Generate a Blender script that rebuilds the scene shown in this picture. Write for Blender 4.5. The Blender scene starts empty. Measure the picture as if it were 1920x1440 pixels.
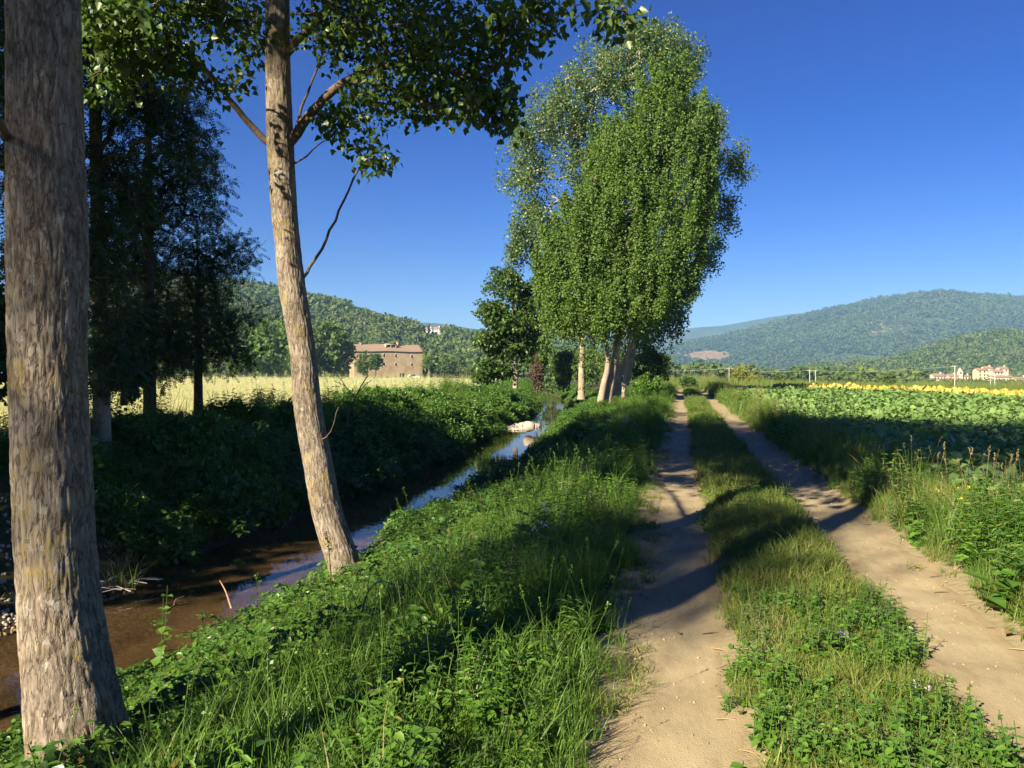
import bpy, math, random
import numpy as np
from mathutils import Vector

RNG = np.random.default_rng(11)
random.seed(5)
SC = bpy.context.scene
COL = SC.collection

# ------------------------------------------------------------------ camera frame
F = 1536.0                      # focal length in pixels of a 1920 px wide picture
TH = math.radians(11.7)         # the track runs along +Y, the camera looks a little to its left
PI_ = math.atan(20 / F)
CAM = np.array([0.0, 0.0, 1.65])
LV = np.array([-math.sin(TH), math.cos(TH), 0])
RT = np.array([math.cos(TH), math.sin(TH), 0])
FW = LV * math.cos(PI_) - np.array([0, 0, math.sin(PI_)])
UP = LV * math.sin(PI_) + np.array([0, 0, math.cos(PI_)])


def at(px, py, d):
    """world point seen at pixel (px, py) of the 1920x1440 photograph, d metres deep"""
    return CAM + RT * ((px - 960) / F * d) + UP * ((720 - py) / F * d) + FW * d


def gp(px, py, z=0.0):
    r = RT * ((px - 960) / F) + UP * ((720 - py) / F) + FW
    return CAM + r * ((z - CAM[2]) / r[2])


# ------------------------------------------------------------------ numeric helpers
def _hash(ix, iy, iz, seed):
    h = (ix * 374761393 + iy * 668265263 + iz * 2147483647 + seed * 974634777) & 0xFFFFFFFF
    h = ((h ^ (h >> 13)) * 1274126177) & 0xFFFFFFFF
    h = h ^ (h >> 16)
    return (h & 0xFFFFFF) / float(0xFFFFFF)


def vnoise(p, seed=0):
    p = np.asarray(p, float)
    i = np.floor(p).astype(np.int64)
    f = p - i
    f = f * f * (3 - 2 * f)
    out = 0
    for dx in (0, 1):
        wx = f[:, 0] if dx else 1 - f[:, 0]
        for dy in (0, 1):
            wy = f[:, 1] if dy else 1 - f[:, 1]
            for dz in (0, 1):
                wz = f[:, 2] if dz else 1 - f[:, 2]
                out = out + wx * wy * wz * _hash(i[:, 0] + dx, i[:, 1] + dy, i[:, 2] + dz, seed)
    return out


def fbm(p, seed=0, oct=4):
    p = np.asarray(p, float)
    s, a, t = 0, 1.0, 0.0
    for k in range(oct):
        s = s + a * vnoise(p * (2.03 ** k) + 17.3 * k, seed + k)
        t += a
        a *= 0.5
    return s / t


def n2(u, v, f, seed=0, oct=4):
    return fbm(np.stack([np.ravel(u) * f, np.ravel(v) * f, np.zeros(np.size(u))], 1), seed, oct).reshape(np.shape(u))


def unit(a):
    return a / np.maximum(np.linalg.norm(a, axis=-1, keepdims=True), 1e-9)


def sstep(a, b, x):
    t = np.clip((x - a) / (b - a), 0, 1)
    return t * t * (3 - 2 * t)


# ------------------------------------------------------------------ object helpers
def new_mesh(name, V, Fc, mats, smooth=False, attrs=None, fmat=None):
    """V (n,3); Fc a list of integer arrays (m,k)"""
    me = bpy.data.meshes.new(name)
    V = np.ascontiguousarray(V, np.float32)
    if not isinstance(Fc, (list, tuple)):
        Fc = [Fc]
    Fc = [np.asarray(f, np.int32) for f in Fc if len(f)]
    me.vertices.add(len(V))
    me.vertices.foreach_set('co', V.ravel())
    nl = sum(f.size for f in Fc)
    nf = sum(len(f) for f in Fc)
    me.loops.add(nl)
    me.polygons.add(nf)
    me.loops.foreach_set('vertex_index', np.concatenate([f.ravel() for f in Fc]))
    tot = np.concatenate([np.full(len(f), f.shape[1], np.int32) for f in Fc])
    st = np.concatenate([[0], np.cumsum(tot)[:-1]]).astype(np.int32)
    me.polygons.foreach_set('loop_start', st)
    me.polygons.foreach_set('loop_total', tot)
    if smooth:
        me.polygons.foreach_set('use_smooth', np.ones(nf, bool))
    if not isinstance(mats, (list, tuple)):
        mats = [mats]
    for m in mats:
        me.materials.append(m)
    if fmat is not None:
        me.polygons.foreach_set('material_index', np.asarray(fmat, np.int32))
    for k, a in (attrs or {}).items():
        a = np.asarray(a, np.float32)
        if a.ndim == 1:
            me.attributes.new(k, 'FLOAT', 'POINT').data.foreach_set('value', a)
        else:
            c = np.ones((len(a), 4), np.float32)
            c[:, :3] = a
            me.attributes.new(k, 'FLOAT_COLOR', 'POINT').data.foreach_set('color', c.ravel())
    me.update(calc_edges=True)
    return me


def link(name, me, parent=None, loc=None):
    o = bpy.data.objects.new(name, me)
    COL.objects.link(o)
    if parent is not None:
        o.parent = parent
    if loc is not None:
        o.location = loc
    return o


def tag(o, label=None, cat=None, group=None, kind=None):
    if label: o['label'] = label
    if cat: o['category'] = cat
    if group: o['group'] = group
    if kind: o['kind'] = kind
    return o


def empty(name, loc, label, cat, group=None, rz=0.0):
    o = bpy.data.objects.new(name, None)
    COL.objects.link(o)
    o.location = [float(x) for x in loc]
    o.rotation_euler = (0, 0, rz)
    o.empty_display_size = 0.2
    return tag(o, label, cat, group)


def copy_tree(root, loc, rz, scale, label, name=None):
    r = root.copy()
    COL.objects.link(r)
    r.location = [float(x) for x in loc]
    r.rotation_euler = (0, 0, rz)
    r.scale = (scale, scale, scale) if np.isscalar(scale) else scale
    r['label'] = label
    if name: r.name = name
    for ch in list(root.children):
        c = ch.copy()
        COL.objects.link(c)
        c.parent = r
        for g in ch.children:
            d = g.copy()
            COL.objects.link(d)
            d.parent = c
    return r


class MB:
    """collects quads / tris into one mesh"""

    def __init__(s):
        s.v, s.q, s.t, s.n, s.a = [], [], [], 0, []
        s.qm, s.tm = [], []

    def add(s, V, quads=None, tris=None, tint=None, mat=0):
        V = np.asarray(V, float)
        s.v.append(V)
        if quads is not None and len(quads):
            s.q.append(np.asarray(quads) + s.n); s.qm.append(np.full(len(quads), mat))
        if tris is not None and len(tris):
            s.t.append(np.asarray(tris) + s.n); s.tm.append(np.full(len(tris), mat))
        if tint is None:
            tint = 0.5
        s.a.append(np.broadcast_to(np.asarray(tint, float), (len(V),)))
        s.n += len(V)

    def box(s, lo, hi, mat=0):
        x0, y0, z0 = lo
        x1, y1, z1 = hi
        V = [(x0, y0, z0), (x1, y0, z0), (x1, y1, z0), (x0, y1, z0), (x0, y0, z1), (x1, y0, z1), (x1, y1, z1), (x0, y1, z1)]
        s.add(V, [(0, 3, 2, 1), (4, 5, 6, 7), (0, 1, 5, 4), (1, 2, 6, 5), (2, 3, 7, 6), (3, 0, 4, 7)], mat=mat)

    def mesh(s, name, mats, smooth=False):
        V = np.concatenate(s.v)
        Fc, fm = [], []
        if s.q:
            Fc.append(np.concatenate(s.q)); fm.append(np.concatenate(s.qm))
        if s.t:
            Fc.append(np.concatenate(s.t)); fm.append(np.concatenate(s.tm))
        return new_mesh(name, V, Fc, mats, smooth, {'tint': np.concatenate(s.a)}, np.concatenate(fm))

    def build(s, name, mats, parent=None, loc=None, smooth=False):
        return link(name, s.mesh(name, mats, smooth), parent, loc)


def tube(P, R, n=6, cap=True):
    """tube of n sides round the polyline P with radii R"""
    P = np.asarray(P, float)
    R = np.broadcast_to(np.asarray(R, float), (len(P),))
    T = np.gradient(P, axis=0)
    T = unit(T)
    ref = np.array([1.0, 0, 0]) if abs(T[0, 0]) < 0.8 else np.array([0, 1.0, 0])
    A = unit(np.cross(T, ref))
    B = np.cross(T, A)
    a = np.arange(n) / n * 2 * math.pi
    V = P[:, None] + R[:, None, None] * (np.cos(a)[None, :, None] * A[:, None] + np.sin(a)[None, :, None] * B[:, None])
    m = len(P)
    i = np.arange(m - 1)[:, None] * n
    j = np.arange(n)[None]
    k = (j + 1) % n
    Q = np.stack([i + j, i + k, i + n + k, i + n + j], -1).reshape(-1, 4)
    return V.reshape(-1, 3), Q


def spline(P, step):
    """Catmull-Rom resample of (n,k) control points (the first 3 columns are the position)"""
    P = np.asarray(P, float)
    Q = np.vstack([2 * P[0] - P[1], P, 2 * P[-1] - P[-2]])
    out = []
    for i in range(1, len(Q) - 2):
        m = max(2, int(np.linalg.norm(Q[i + 1, :3] - Q[i, :3]) / step) + 1)
        t = np.linspace(0, 1, m, endpoint=False)[:, None]
        p0, p1, p2, p3 = Q[i - 1], Q[i], Q[i + 1], Q[i + 2]
        out.append(0.5 * (2 * p1 + (p2 - p0) * t + (2 * p0 - 5 * p1 + 4 * p2 - p3) * t ** 2 + (3 * p1 - p0 - 3 * p2 + p3) * t ** 3))
    return np.vstack(out + [P[-1:]])


# ------------------------------------------------------------------ leaves
def leaf6(pts, fold=0.1, droop=0.0):
    """half outline [(x,y)...2 points] -> six vertices and two quads, folded along the midrib"""
    (x1, y1), (x2, y2) = pts
    V = np.array([(0, 0, 0), (x1, y1, y1 * fold * 2), (x2, y2, y2 * fold * 2), (1, 0, 0), (x2, -y2, y2 * fold * 2), (x1, -y1, y1 * fold * 2)], float)
    V[:, 2] -= droop * V[:, 0] ** 2
    return V, np.array([(0, 3, 2, 1), (0, 5, 4, 3)])


POPLAR = leaf6([(0.22, 0.46), (0.55, 0.30)], 0.12, 0.12)
OVATE = leaf6([(0.28, 0.30), (0.68, 0.24)], 0.15, 0.2)
LANCE = leaf6([(0.30, 0.14), (0.65, 0.11)], 0.15, 0.25)
RHOMB = (np.array([(0, 0, 0), (0.45, 0.36, 0.05), (1, 0, -0.08), (0.5, -0.36, 0.05)], float), np.array([(0, 3, 2, 1)]))


def locust_leaf():
    V, Q = [], []
    n = 6
    for k in range(n):
        x = 0.12 + 0.8 * k / (n - 1)
        for s in (-1, 1):
            L = 0.20
            b = len(V)
            c, sn = 0.42, 0.9 * s
            d = np.array([c, sn, -0.12])
            w = np.array([-sn, c, 0.0]) * 0.055
            o = np.array([x, 0, -0.25 * x * x])
            V += [o, o + d * L * 0.5 + w, o + d * L, o + d * L * 0.5 - w]
            Q.append((b, b + 1, b + 2, b + 3))
    b = len(V)
    V += [np.array(p) for p in ((0.9, 0, -0.2), (1.02, 0.05, -0.26), (1.14, 0, -0.32), (1.02, -0.05, -0.26))]
    Q.append((b, b + 1, b + 2, b + 3))
    b = len(V)
    V += [np.array(p) for p in ((0, 0.006, 0), (1, 0.006, -0.25), (1, -0.006, -0.25), (0, -0.006, 0))]
    Q.append((b, b + 1, b + 2, b + 3))
    return np.array(V), np.array(Q)


LOCUST = locust_leaf()


def put_leaves(tpl, pos, dirn, nrm, size):
    """one copy of the template per point -> V, Q"""
    V0, Q0 = tpl
    n, k = len(pos), len(V0)
    x = unit(dirn)
    y = unit(np.cross(nrm, x))
    z = np.cross(x, y)
    size = np.broadcast_to(np.asarray(size, float), (n,))
    L = V0[None] * size[:, None, None]
    V = pos[:, None] + L[..., :1] * x[:, None] + L[..., 1:2] * y[:, None] + L[..., 2:] * z[:, None]
    Q = (Q0[None] + (np.arange(n) * k)[:, None, None]).reshape(-1, Q0.shape[1])
    return V.reshape(-1, 3), Q


def shoot_cloud(mb, tpl, cent, axis, per, length, width, size, rng=RNG, mat=0):
    """upswept leafy shoots: per leaves along a slim spindle round axis (m,3) through every centre"""
    cent, axis = np.asarray(cent, float), unit(np.asarray(axis, float))
    m = len(cent)
    L = length * rng.uniform(0.6, 1.3, m)
    c, a, LL = np.repeat(cent, per, 0), np.repeat(axis, per, 0), np.repeat(L, per)
    n = len(c)
    f = rng.random(n)
    off = rand_dir(n, rng) * (rng.random((n, 1)) ** 0.5) * width * (1.15 - 0.85 * f ** 1.5)[:, None]
    pos = c + a * ((f - 0.5) * LL)[:, None] + off
    d = unit(off / width * 0.8 + rng.normal(size=(n, 3)) * 0.6 + np.array([0, 0, -0.1]))
    nr = unit(rng.normal(size=(n, 3)) * 0.8 + off / width * 0.5 + np.array([0, 0, 0.4]))
    V, Q = put_leaves(tpl, pos, d, nr, size * rng.uniform(0.65, 1.3, n))
    t = np.clip(0.5 * np.repeat(rng.random(m), per) + 0.5 * rng.random(n), 0, 1)
    mb.add(V, Q, tint=np.repeat(t, len(tpl[0])), mat=mat)


def rand_dir(n, rng=RNG):
    return unit(rng.normal(size=(n, 3)))


def leaf_cloud(mb, tpl, cent, per, rad, size, rng=RNG, droop=0.4, up=0.5, mat=0, tintj=0.25):
    """per leaves round every centre (m,3); rad (3,) spread"""
    cent = np.asarray(cent, float)
    m = len(cent)
    c = np.repeat(cent, per, 0)
    n = len(c)
    off = rand_dir(n, rng) * (rng.random((n, 1)) ** 0.45)
    pos = c + off * np.asarray(rad)
    d = unit(off * 0.8 + rng.normal(size=(n, 3)) * 0.6 + np.array([0, 0, -droop]))
    nr = unit(rng.normal(size=(n, 3)) * 0.7 + off * 0.4 + np.array([0, 0, up]))
    s = size * rng.uniform(0.65, 1.25, n)
    V, Q = put_leaves(tpl, pos, d, nr, s)
    cl = np.repeat(rng.random(m), per)
    t = np.clip(0.55 * cl + 0.45 * rng.random(n), 0, 1)
    mb.add(V, Q, tint=np.repeat(t, len(tpl[0])), mat=mat)


def grow(skel, targets, wob=0.12, seg=0.5, sag=0.0, rng=RNG):
    """join every target to the nearest point of the growing skeleton; returns nodes, parents, load"""
    N = [np.asarray(p, float) for p in skel]
    par = [-1] * len(N)
    targets = np.asarray(targets, float)
    S = np.array(N)
    dmin = np.array([np.min(np.linalg.norm(S - t, axis=1)) for t in targets])
    tips = []
    for k in np.argsort(dmin):
        t = targets[k]
        A = np.array(N)
        dd = t - A
        dist = np.linalg.norm(dd, axis=1) + 0.45 * np.maximum(0, -dd[:, 2])
        b = int(np.argmin(dist))
        L = np.linalg.norm(t - N[b])
        m = max(1, int(L / seg))
        prev = b
        for j in range(1, m + 1):
            f = j / m
            p = N[b] * (1 - f) + t * f
            if j < m:
                p = p + rng.normal(size=3) * wob * L / m + np.array([0, 0, sag * L * f * (1 - f)])
            N.append(p)
            par.append(prev)
            prev = len(N) - 1
        tips.append(prev)
    load = np.zeros(len(N))
    load[tips] = 1
    for i in range(len(N) - 1, len(skel) - 1, -1):
        if par[i] >= 0:
            load[par[i]] += load[i]
    return np.array(N), np.array(par), load, np.array(tips)


def limb_tubes(mb, N, par, load, nskel, r0, rmax, n=5, mat=0):
    idx = np.arange(nskel, len(N))
    idx = idx[par[idx] >= 0]
    a, b = N[par[idx]], N[idx]
    rb = np.minimum(rmax, r0 * np.sqrt(np.maximum(load[idx], 1)))
    ra = np.minimum(rmax, r0 * np.sqrt(np.maximum(np.where(par[idx] < nskel, load[idx] * 1.3, load[par[idx]]), 1)))
    T = unit(b - a)
    ref = np.where(np.abs(T[:, 2:3]) < 0.8, np.array([[0, 0, 1.0]]), np.array([[1.0, 0, 0]]))
    A = unit(np.cross(T, ref))
    B = np.cross(T, A)
    ang = np.arange(n) / n * 2 * math.pi
    ring = np.cos(ang)[None, :, None] * A[:, None] + np.sin(ang)[None, :, None] * B[:, None]
    V = np.concatenate([a[:, None] + ring * ra[:, None, None], b[:, None] + ring * rb[:, None, None]], 1)
    m = len(idx)
    j = np.arange(n)
    k = (j + 1) % n
    q0 = np.stack([j, k, n + k, n + j], -1)
    Q = (q0[None] + (np.arange(m) * 2 * n)[:, None, None]).reshape(-1, 4)
    mb.add(V.reshape(-1, 3), Q, mat=mat)


def bark_trunk(P, n=64, step=0.03, amp=0.006, fz=5.0, fa=26.0, seed=0, flare=None):
    """fissured trunk: P rows (x,y,z,r)"""
    S = spline(P, step)
    c, R = S[:, :3], S[:, 3]
    V, Q = tube(c, R, n)
    V = V.reshape(len(c), n, 3)
    d = unit(V - c[:, None])
    a = np.arange(n) / n * 2 * math.pi
    s = np.concatenate([[0], np.cumsum(np.linalg.norm(np.diff(c, axis=0), axis=1))])
    rm = R.mean()
    X = np.stack(np.broadcast_arrays(np.cos(a)[None] * rm * fa, np.sin(a)[None] * rm * fa, s[:, None] * fz), -1).reshape(-1, 3)
    w = (fbm(X * np.array([0.25, 0.25, 0.5]), seed + 9, 2) - 0.5) * 1.3
    X2 = X + w[:, None] * np.array([1, 1, 0.3])
    rid = 1 - np.abs(2 * vnoise(X2, seed) - 1)
    rid2 = 1 - np.abs(2 * vnoise(X2 * 2.1 + 5, seed + 3) - 1)
    lump = fbm(X * np.array([0.16, 0.16, 0.12]), seed + 5, 2) - 0.5
    h = (-(rid ** 4) * 1.0 - (rid2 ** 4) * 0.5).reshape(len(c), n) * amp + lump.reshape(len(c), n) * rm * 0.09
    h *= (R / rm)[:, None] ** 0.5
    if flare is not None:
        h += flare(s)[:, None] * (0.5 + 0.5 * np.cos(a * 5 + seed))[None]
    V = V + d * h[..., None]
    crack = np.clip(1.1 * rid ** 4 + 0.6 * rid2 ** 4, 0, 1)
    return V.reshape(-1, 3), Q, crack


# ------------------------------------------------------------------ scatter (only for stuff nobody could count)
def proto_collection(name, meshes):
    c = bpy.data.collections.new(name)
    for i, me in enumerate(meshes):
        o = bpy.data.objects.new('%s_%02d' % (name, i), me)
        c.objects.link(o)
    return c


def scatter(name, pts, coll, nproto, rot, scl, idx=None, rng=RNG):
    pts = np.asarray(pts, np.float32)
    n = len(pts)
    me = bpy.data.meshes.new(name)
    me.vertices.add(n)
    me.vertices.foreach_set('co', pts.ravel())
    me.attributes.new('rot', 'FLOAT_VECTOR', 'POINT').data.foreach_set('vector', np.asarray(rot, np.float32).ravel())
    scl = np.asarray(scl, np.float32)
    if scl.ndim == 1:
        scl = np.repeat(scl[:, None], 3, 1)
    me.attributes.new('scl', 'FLOAT_VECTOR', 'POINT').data.foreach_set('vector', scl.ravel())
    if idx is None:
        idx = rng.integers(0, nproto, n)
    me.attributes.new('idx', 'INT', 'POINT').data.foreach_set('value', np.asarray(idx, np.int32))
    o = link(name, me)
    ng = bpy.data.node_groups.new(name + '_scatter', 'GeometryNodeTree')
    ng.interface.new_socket('Geometry', in_out='INPUT', socket_type='NodeSocketGeometry')
    ng.interface.new_socket('Geometry', in_out='OUTPUT', socket_type='NodeSocketGeometry')
    nd = ng.nodes
    gi, go = nd.new('NodeGroupInput'), nd.new('NodeGroupOutput')
    ci = nd.new('GeometryNodeCollectionInfo')
    ci.inputs['Collection'].default_value = coll
    ci.inputs['Separate Children'].default_value = True
    ci.inputs['Reset Children'].default_value = True
    ip = nd.new('GeometryNodeInstanceOnPoints')
    ip.inputs['Pick Instance'].default_value = True

    def na(nm, dt):
        x = nd.new('GeometryNodeInputNamedAttribute')
        x.data_type = dt
        x.inputs['Name'].default_value = nm
        return [s for s in x.outputs if s.enabled and s.name == 'Attribute'][0]

    L = ng.links.new
    L(gi.outputs[0], ip.inputs['Points'])
    L(ci.outputs[0], ip.inputs['Instance'])
    L(na('idx', 'INT'), ip.inputs['Instance Index'])
    L(na('rot', 'FLOAT_VECTOR'), ip.inputs['Rotation'])
    L(na('scl', 'FLOAT_VECTOR'), ip.inputs['Scale'])
    L(ip.outputs[0], go.inputs[0])
    md = o.modifiers.new('scatter', 'NODES')
    md.node_group = ng
    return o


def zrot(n, tilt=0.12, rng=RNG):
    return np.stack([rng.normal(size=n) * tilt, rng.normal(size=n) * tilt, rng.random(n) * 6.283], 1)


# ------------------------------------------------------------------ materials
def mat(name):
    m = bpy.data.materials.new(name)
    m.use_nodes = True
    nt = m.node_tree
    nt.nodes.clear()
    out = nt.nodes.new('ShaderNodeOutputMaterial')
    return m, nt, out


def N_(nt, typ, **kw):
    n = nt.nodes.new(typ)
    for k, v in kw.items():
        if hasattr(n, k):
            setattr(n, k, v)
        else:
            n.inputs[k].default_value = v
    return n


def c4(c):
    return (c[0], c[1], c[2], 1.0)


def mixc(nt, fac, a, b, mode='MIX'):
    n = nt.nodes.new('ShaderNodeMix')
    n.data_type = 'RGBA'
    n.blend_type = mode
    n.clamp_factor = True
    for sock, val in ((n.inputs[0], fac), (n.inputs[6], a), (n.inputs[7], b)):
        if isinstance(val, bpy.types.NodeSocket):
            nt.links.new(val, sock)
        elif isinstance(val, (int, float)):
            sock.default_value = val
        else:
            sock.default_value = c4(val)
    return n.outputs[2]


def math_(nt, op, a, b=0.0, c=None, clamp=False):
    n = nt.nodes.new('ShaderNodeMath')
    n.operation = op
    n.use_clamp = clamp
    for i, val in enumerate((a, b, c)):
        if val is None:
            continue
        if isinstance(val, bpy.types.NodeSocket):
            nt.links.new(val, n.inputs[i])
        else:
            n.inputs[i].default_value = val
    return n.outputs[0]


def noise_(nt, vec, scale, detail=4, rough=0.55, out='Fac', dist=0.0):
    n = nt.nodes.new('ShaderNodeTexNoise')
    n.inputs['Scale'].default_value = scale
    n.inputs['Detail'].default_value = detail
    n.inputs['Roughness'].default_value = rough
    n.inputs['Distortion'].default_value = dist
    if vec is not None:
        nt.links.new(vec, n.inputs['Vector'])
    return n.outputs[out]


def ramp(nt, fac, stops):
    n = nt.nodes.new('ShaderNodeValToRGB')
    e = n.color_ramp.elements
    while len(e) < len(stops):
        e.new(0.5)
    for x, (p, c) in zip(e, stops):
        x.position = p
        x.color = c4(c) if not np.isscalar(c) else (c, c, c, 1)
    nt.links.new(fac, n.inputs[0])
    return n.outputs[0]


def attr(nt, name, out='Fac'):
    n = nt.nodes.new('ShaderNodeAttribute')
    n.attribute_name = name
    return n.outputs[out]


def objco(nt, scale=None):
    n = nt.nodes.new('ShaderNodeTexCoord')
    v = n.outputs['Object']
    if scale is None:
        return v
    m = nt.nodes.new('ShaderNodeMapping')
    m.inputs['Scale'].default_value = scale
    nt.links.new(v, m.inputs['Vector'])
    return m.outputs[0]


def principled(nt, out, col, rough=0.8, spec=0.3, bump=None, bstr=0.5, bdist=0.02):
    p = nt.nodes.new('ShaderNodeBsdfPrincipled')
    if isinstance(col, bpy.types.NodeSocket):
        nt.links.new(col, p.inputs['Base Color'])
    else:
        p.inputs['Base Color'].default_value = c4(col)
    if isinstance(rough, bpy.types.NodeSocket):
        nt.links.new(rough, p.inputs['Roughness'])
    else:
        p.inputs['Roughness'].default_value = rough
    p.inputs['Specular IOR Level'].default_value = spec
    if bump is not None:
        b = nt.nodes.new('ShaderNodeBump')
        b.inputs['Strength'].default_value = bstr
        b.inputs['Distance'].default_value = bdist
        nt.links.new(bump, b.inputs['Height'])
        nt.links.new(b.outputs[0], p.inputs['Normal'])
    nt.links.new(p.outputs[0], out.inputs[0])
    return p


def leafmat(name, a, b, c=None, trans=0.32, rough=0.45, spec=0.35, inst=0.0, thr=0.93, drift=None):
    """leaf tint runs from a to b over the per-leaf random value; a few leaves of colour c"""
    m, nt, out = mat(name)
    t = attr(nt, 'tint')
    if inst > 0:
        oi = nt.nodes.new('ShaderNodeObjectInfo')
        r = math_(nt, 'MULTIPLY', oi.outputs['Random'], inst)
        t2 = math_(nt, 'MULTIPLY_ADD', t, 1 - inst, r)
    else:
        t2 = t
    col = mixc(nt, t2, a, b)
    if drift:
        dn = noise_(nt, oi.outputs['Location'], drift[0], 4, 0.6)
        col = mixc(nt, ramp(nt, dn, [(0.44, 0.0), (0.60, 1.0)]), col, mixc(nt, t2, drift[1], drift[2]))
    if c is not None:
        col = mixc(nt, math_(nt, 'GREATER_THAN', t, thr), col, c)
    p = nt.nodes.new('ShaderNodeBsdfPrincipled')
    nt.links.new(col, p.inputs['Base Color'])
    p.inputs['Roughness'].default_value = rough
    p.inputs['Specular IOR Level'].default_value = spec
    tr = nt.nodes.new('ShaderNodeBsdfTranslucent')
    tc = mixc(nt, 1.0, col, (1.5, 1.55, 0.55), 'MULTIPLY')
    nt.links.new(tc, tr.inputs['Color'])
    mx = nt.nodes.new('ShaderNodeMixShader')
    mx.inputs[0].default_value = trans
    nt.links.new(p.outputs[0], mx.inputs[1])
    nt.links.new(tr.outputs[0], mx.inputs[2])
    nt.links.new(mx.outputs[0], out.inputs[0])
    return m


def plain(name, col, rough=0.8, var=0.25, scale=6.0, spec=0.3, bump=0.3):
    m, nt, out = mat(name)
    v = objco(nt)
    n = noise_(nt, v, scale, 5)
    n3 = noise_(nt, v, scale * 7, 3)
    c = mixc(nt, n, [x * (1 - var) for x in col], [min(1, x * (1 + var)) for x in col])
    c = mixc(nt, math_(nt, 'MULTIPLY', n3, 0.3), c, [x * 0.6 for x in col])
    principled(nt, out, c, rough, spec, n3, bump, 0.02)
    return m


def barkmat(name, base, dark, light, lichen=0.5, zs=1.0, far=False):
    m, nt, out = mat(name)
    v = objco(nt)
    vs = objco(nt, (1, 1, 0.32))
    f1 = noise_(nt, vs, 42, 6, 0.68, dist=0.3)
    f2 = noise_(nt, v, 3.2, 4)
    f3 = noise_(nt, v, 70, 3)
    col = mixc(nt, ramp(nt, f1, [(0.36, 0.0), (0.62, 1.0)]), dark, base)
    col = mixc(nt, ramp(nt, f2, [(0.45, 0.0), (0.75, 1.0)]), col, light)
    col = mixc(nt, math_(nt, 'MULTIPLY', f3, 0.35), col, [x * 0.55 for x in base])
    if not far:
        cr = attr(nt, 'crack')
        col = mixc(nt, math_(nt, 'MULTIPLY', cr, 0.6, clamp=True), col, dark)
        vein = noise_(nt, objco(nt, (1, 1, 0.24)), 34, 4, 0.55, dist=0.5)
        ln = ramp(nt, math_(nt, 'ABSOLUTE', math_(nt, 'SUBTRACT', vein, 0.5)), [(0.0, 1.0), (0.05, 0.0)])
        brk = ramp(nt, noise_(nt, v, 9, 2), [(0.34, 0.0), (0.46, 1.0)])
        ln = math_(nt, 'MULTIPLY', ln, brk)
        col = mixc(nt, math_(nt, 'MULTIPLY', ln, 0.8), col, [x * 0.6 for x in dark])
    if lichen:
        l1 = noise_(nt, v, 3.6, 6, 0.68)
        l2 = noise_(nt, v, 22, 4, 0.7)
        ll = math_(nt, 'MULTIPLY', ramp(nt, l1, [(0.535, 0.0), (0.61, 1.0)]), ramp(nt, l2, [(0.40, 0.0), (0.55, 1.0)]))
        col = mixc(nt, math_(nt, 'MULTIPLY', ll, lichen), col, (0.27, 0.205, 0.055))
        g1 = noise_(nt, v, 13, 5, 0.7)
        col = mixc(nt, math_(nt, 'MULTIPLY', ramp(nt, g1, [(0.6, 0.0), (0.68, 1.0)]), 0.5), col, (0.42, 0.42, 0.37))
    h = math_(nt, 'ADD', math_(nt, 'MULTIPLY', f1, 1.0), math_(nt, 'MULTIPLY', f3, 0.4))
    if not far:
        h = math_(nt, 'SUBTRACT', h, ln)
    principled(nt, out, col, 0.9, 0.15, h, 0.6, 0.008 if not far else 0.03)
    return m
# ------------------------------------------------------------------ world, sun
SUN_EL, SUN_AZ = math.radians(30), math.radians(27)      # light runs forward and to the right of the track
SUN = np.array([-math.sin(SUN_AZ) * math.cos(SUN_EL), -math.cos(SUN_AZ) * math.cos(SUN_EL), math.sin(SUN_EL)])
W = bpy.data.worlds.new("World")
SC.world = W
W.use_nodes = True
wn = W.node_tree
bg = wn.nodes['Background']
sky = wn.nodes.new('ShaderNodeTexSky')
sky.sky_type = 'NISHITA'
sky.sun_disc = False
sky.sun_elevation = SUN_EL
sky.sun_rotation = math.atan2(SUN[0], SUN[1]) % (2 * math.pi)
sky.altitude = 200
sky.air_density = 1.0
sky.dust_density = 0.1
sky.ozone_density = 6.0
hs = wn.nodes.new('ShaderNodeHueSaturation')
hs.inputs['Saturation'].default_value = 1.22
hs.inputs['Value'].default_value = 0.465
hs.inputs['Hue'].default_value = 0.522
gam = wn.nodes.new('ShaderNodeGamma')
gam.inputs[1].default_value = 1.25
wn.links.new(sky.outputs[0], gam.inputs[0])
wn.links.new(gam.outputs[0], hs.inputs['Color'])
wn.links.new(hs.outputs[0], bg.inputs[0])
bg.inputs[1].default_value = 0.05
sl = bpy.data.lights.new('sun', 'SUN')
sl.energy = 5.0
sl.angle = math.radians(0.53)
sl.color = (1.0, 0.87, 0.67)
so = bpy.data.objects.new('sun', sl)
COL.objects.link(so)
so.rotation_euler = Vector((-SUN[0], -SUN[1], -SUN[2])).to_track_quat('-Z', 'Y').to_euler()

cam = bpy.data.cameras.new('camera')
cam.sensor_width = 36
cam.lens = 36 * F / 1920
cam.clip_start = 0.05
cam.clip_end = 20000
co = bpy.data.objects.new('camera', cam)
COL.objects.link(co)
co.location = CAM
co.rotation_euler = (math.pi / 2 - PI_, 0, TH)
SC.camera = co
SC.view_settings.view_transform = 'Standard'
SC.view_settings.look = 'None'
SC.view_settings.exposure = 1.65
SC.view_settings.gamma = 1.0
SC.view_settings.use_curve_mapping = False
cy = SC.cycles
cy.max_bounces = 6
cy.diffuse_bounces = 3
cy.glossy_bounces = 2
cy.transmission_bounces = 3
cy.transparent_max_bounces = 8
cy.volume_bounces = 0
cy.use_denoising = True
cy.caustics_reflective = False
cy.caustics_refractive = False
cy.sample_clamp_indirect = 4.0

# ------------------------------------------------------------------ terrain
WATER = -1.55


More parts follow.
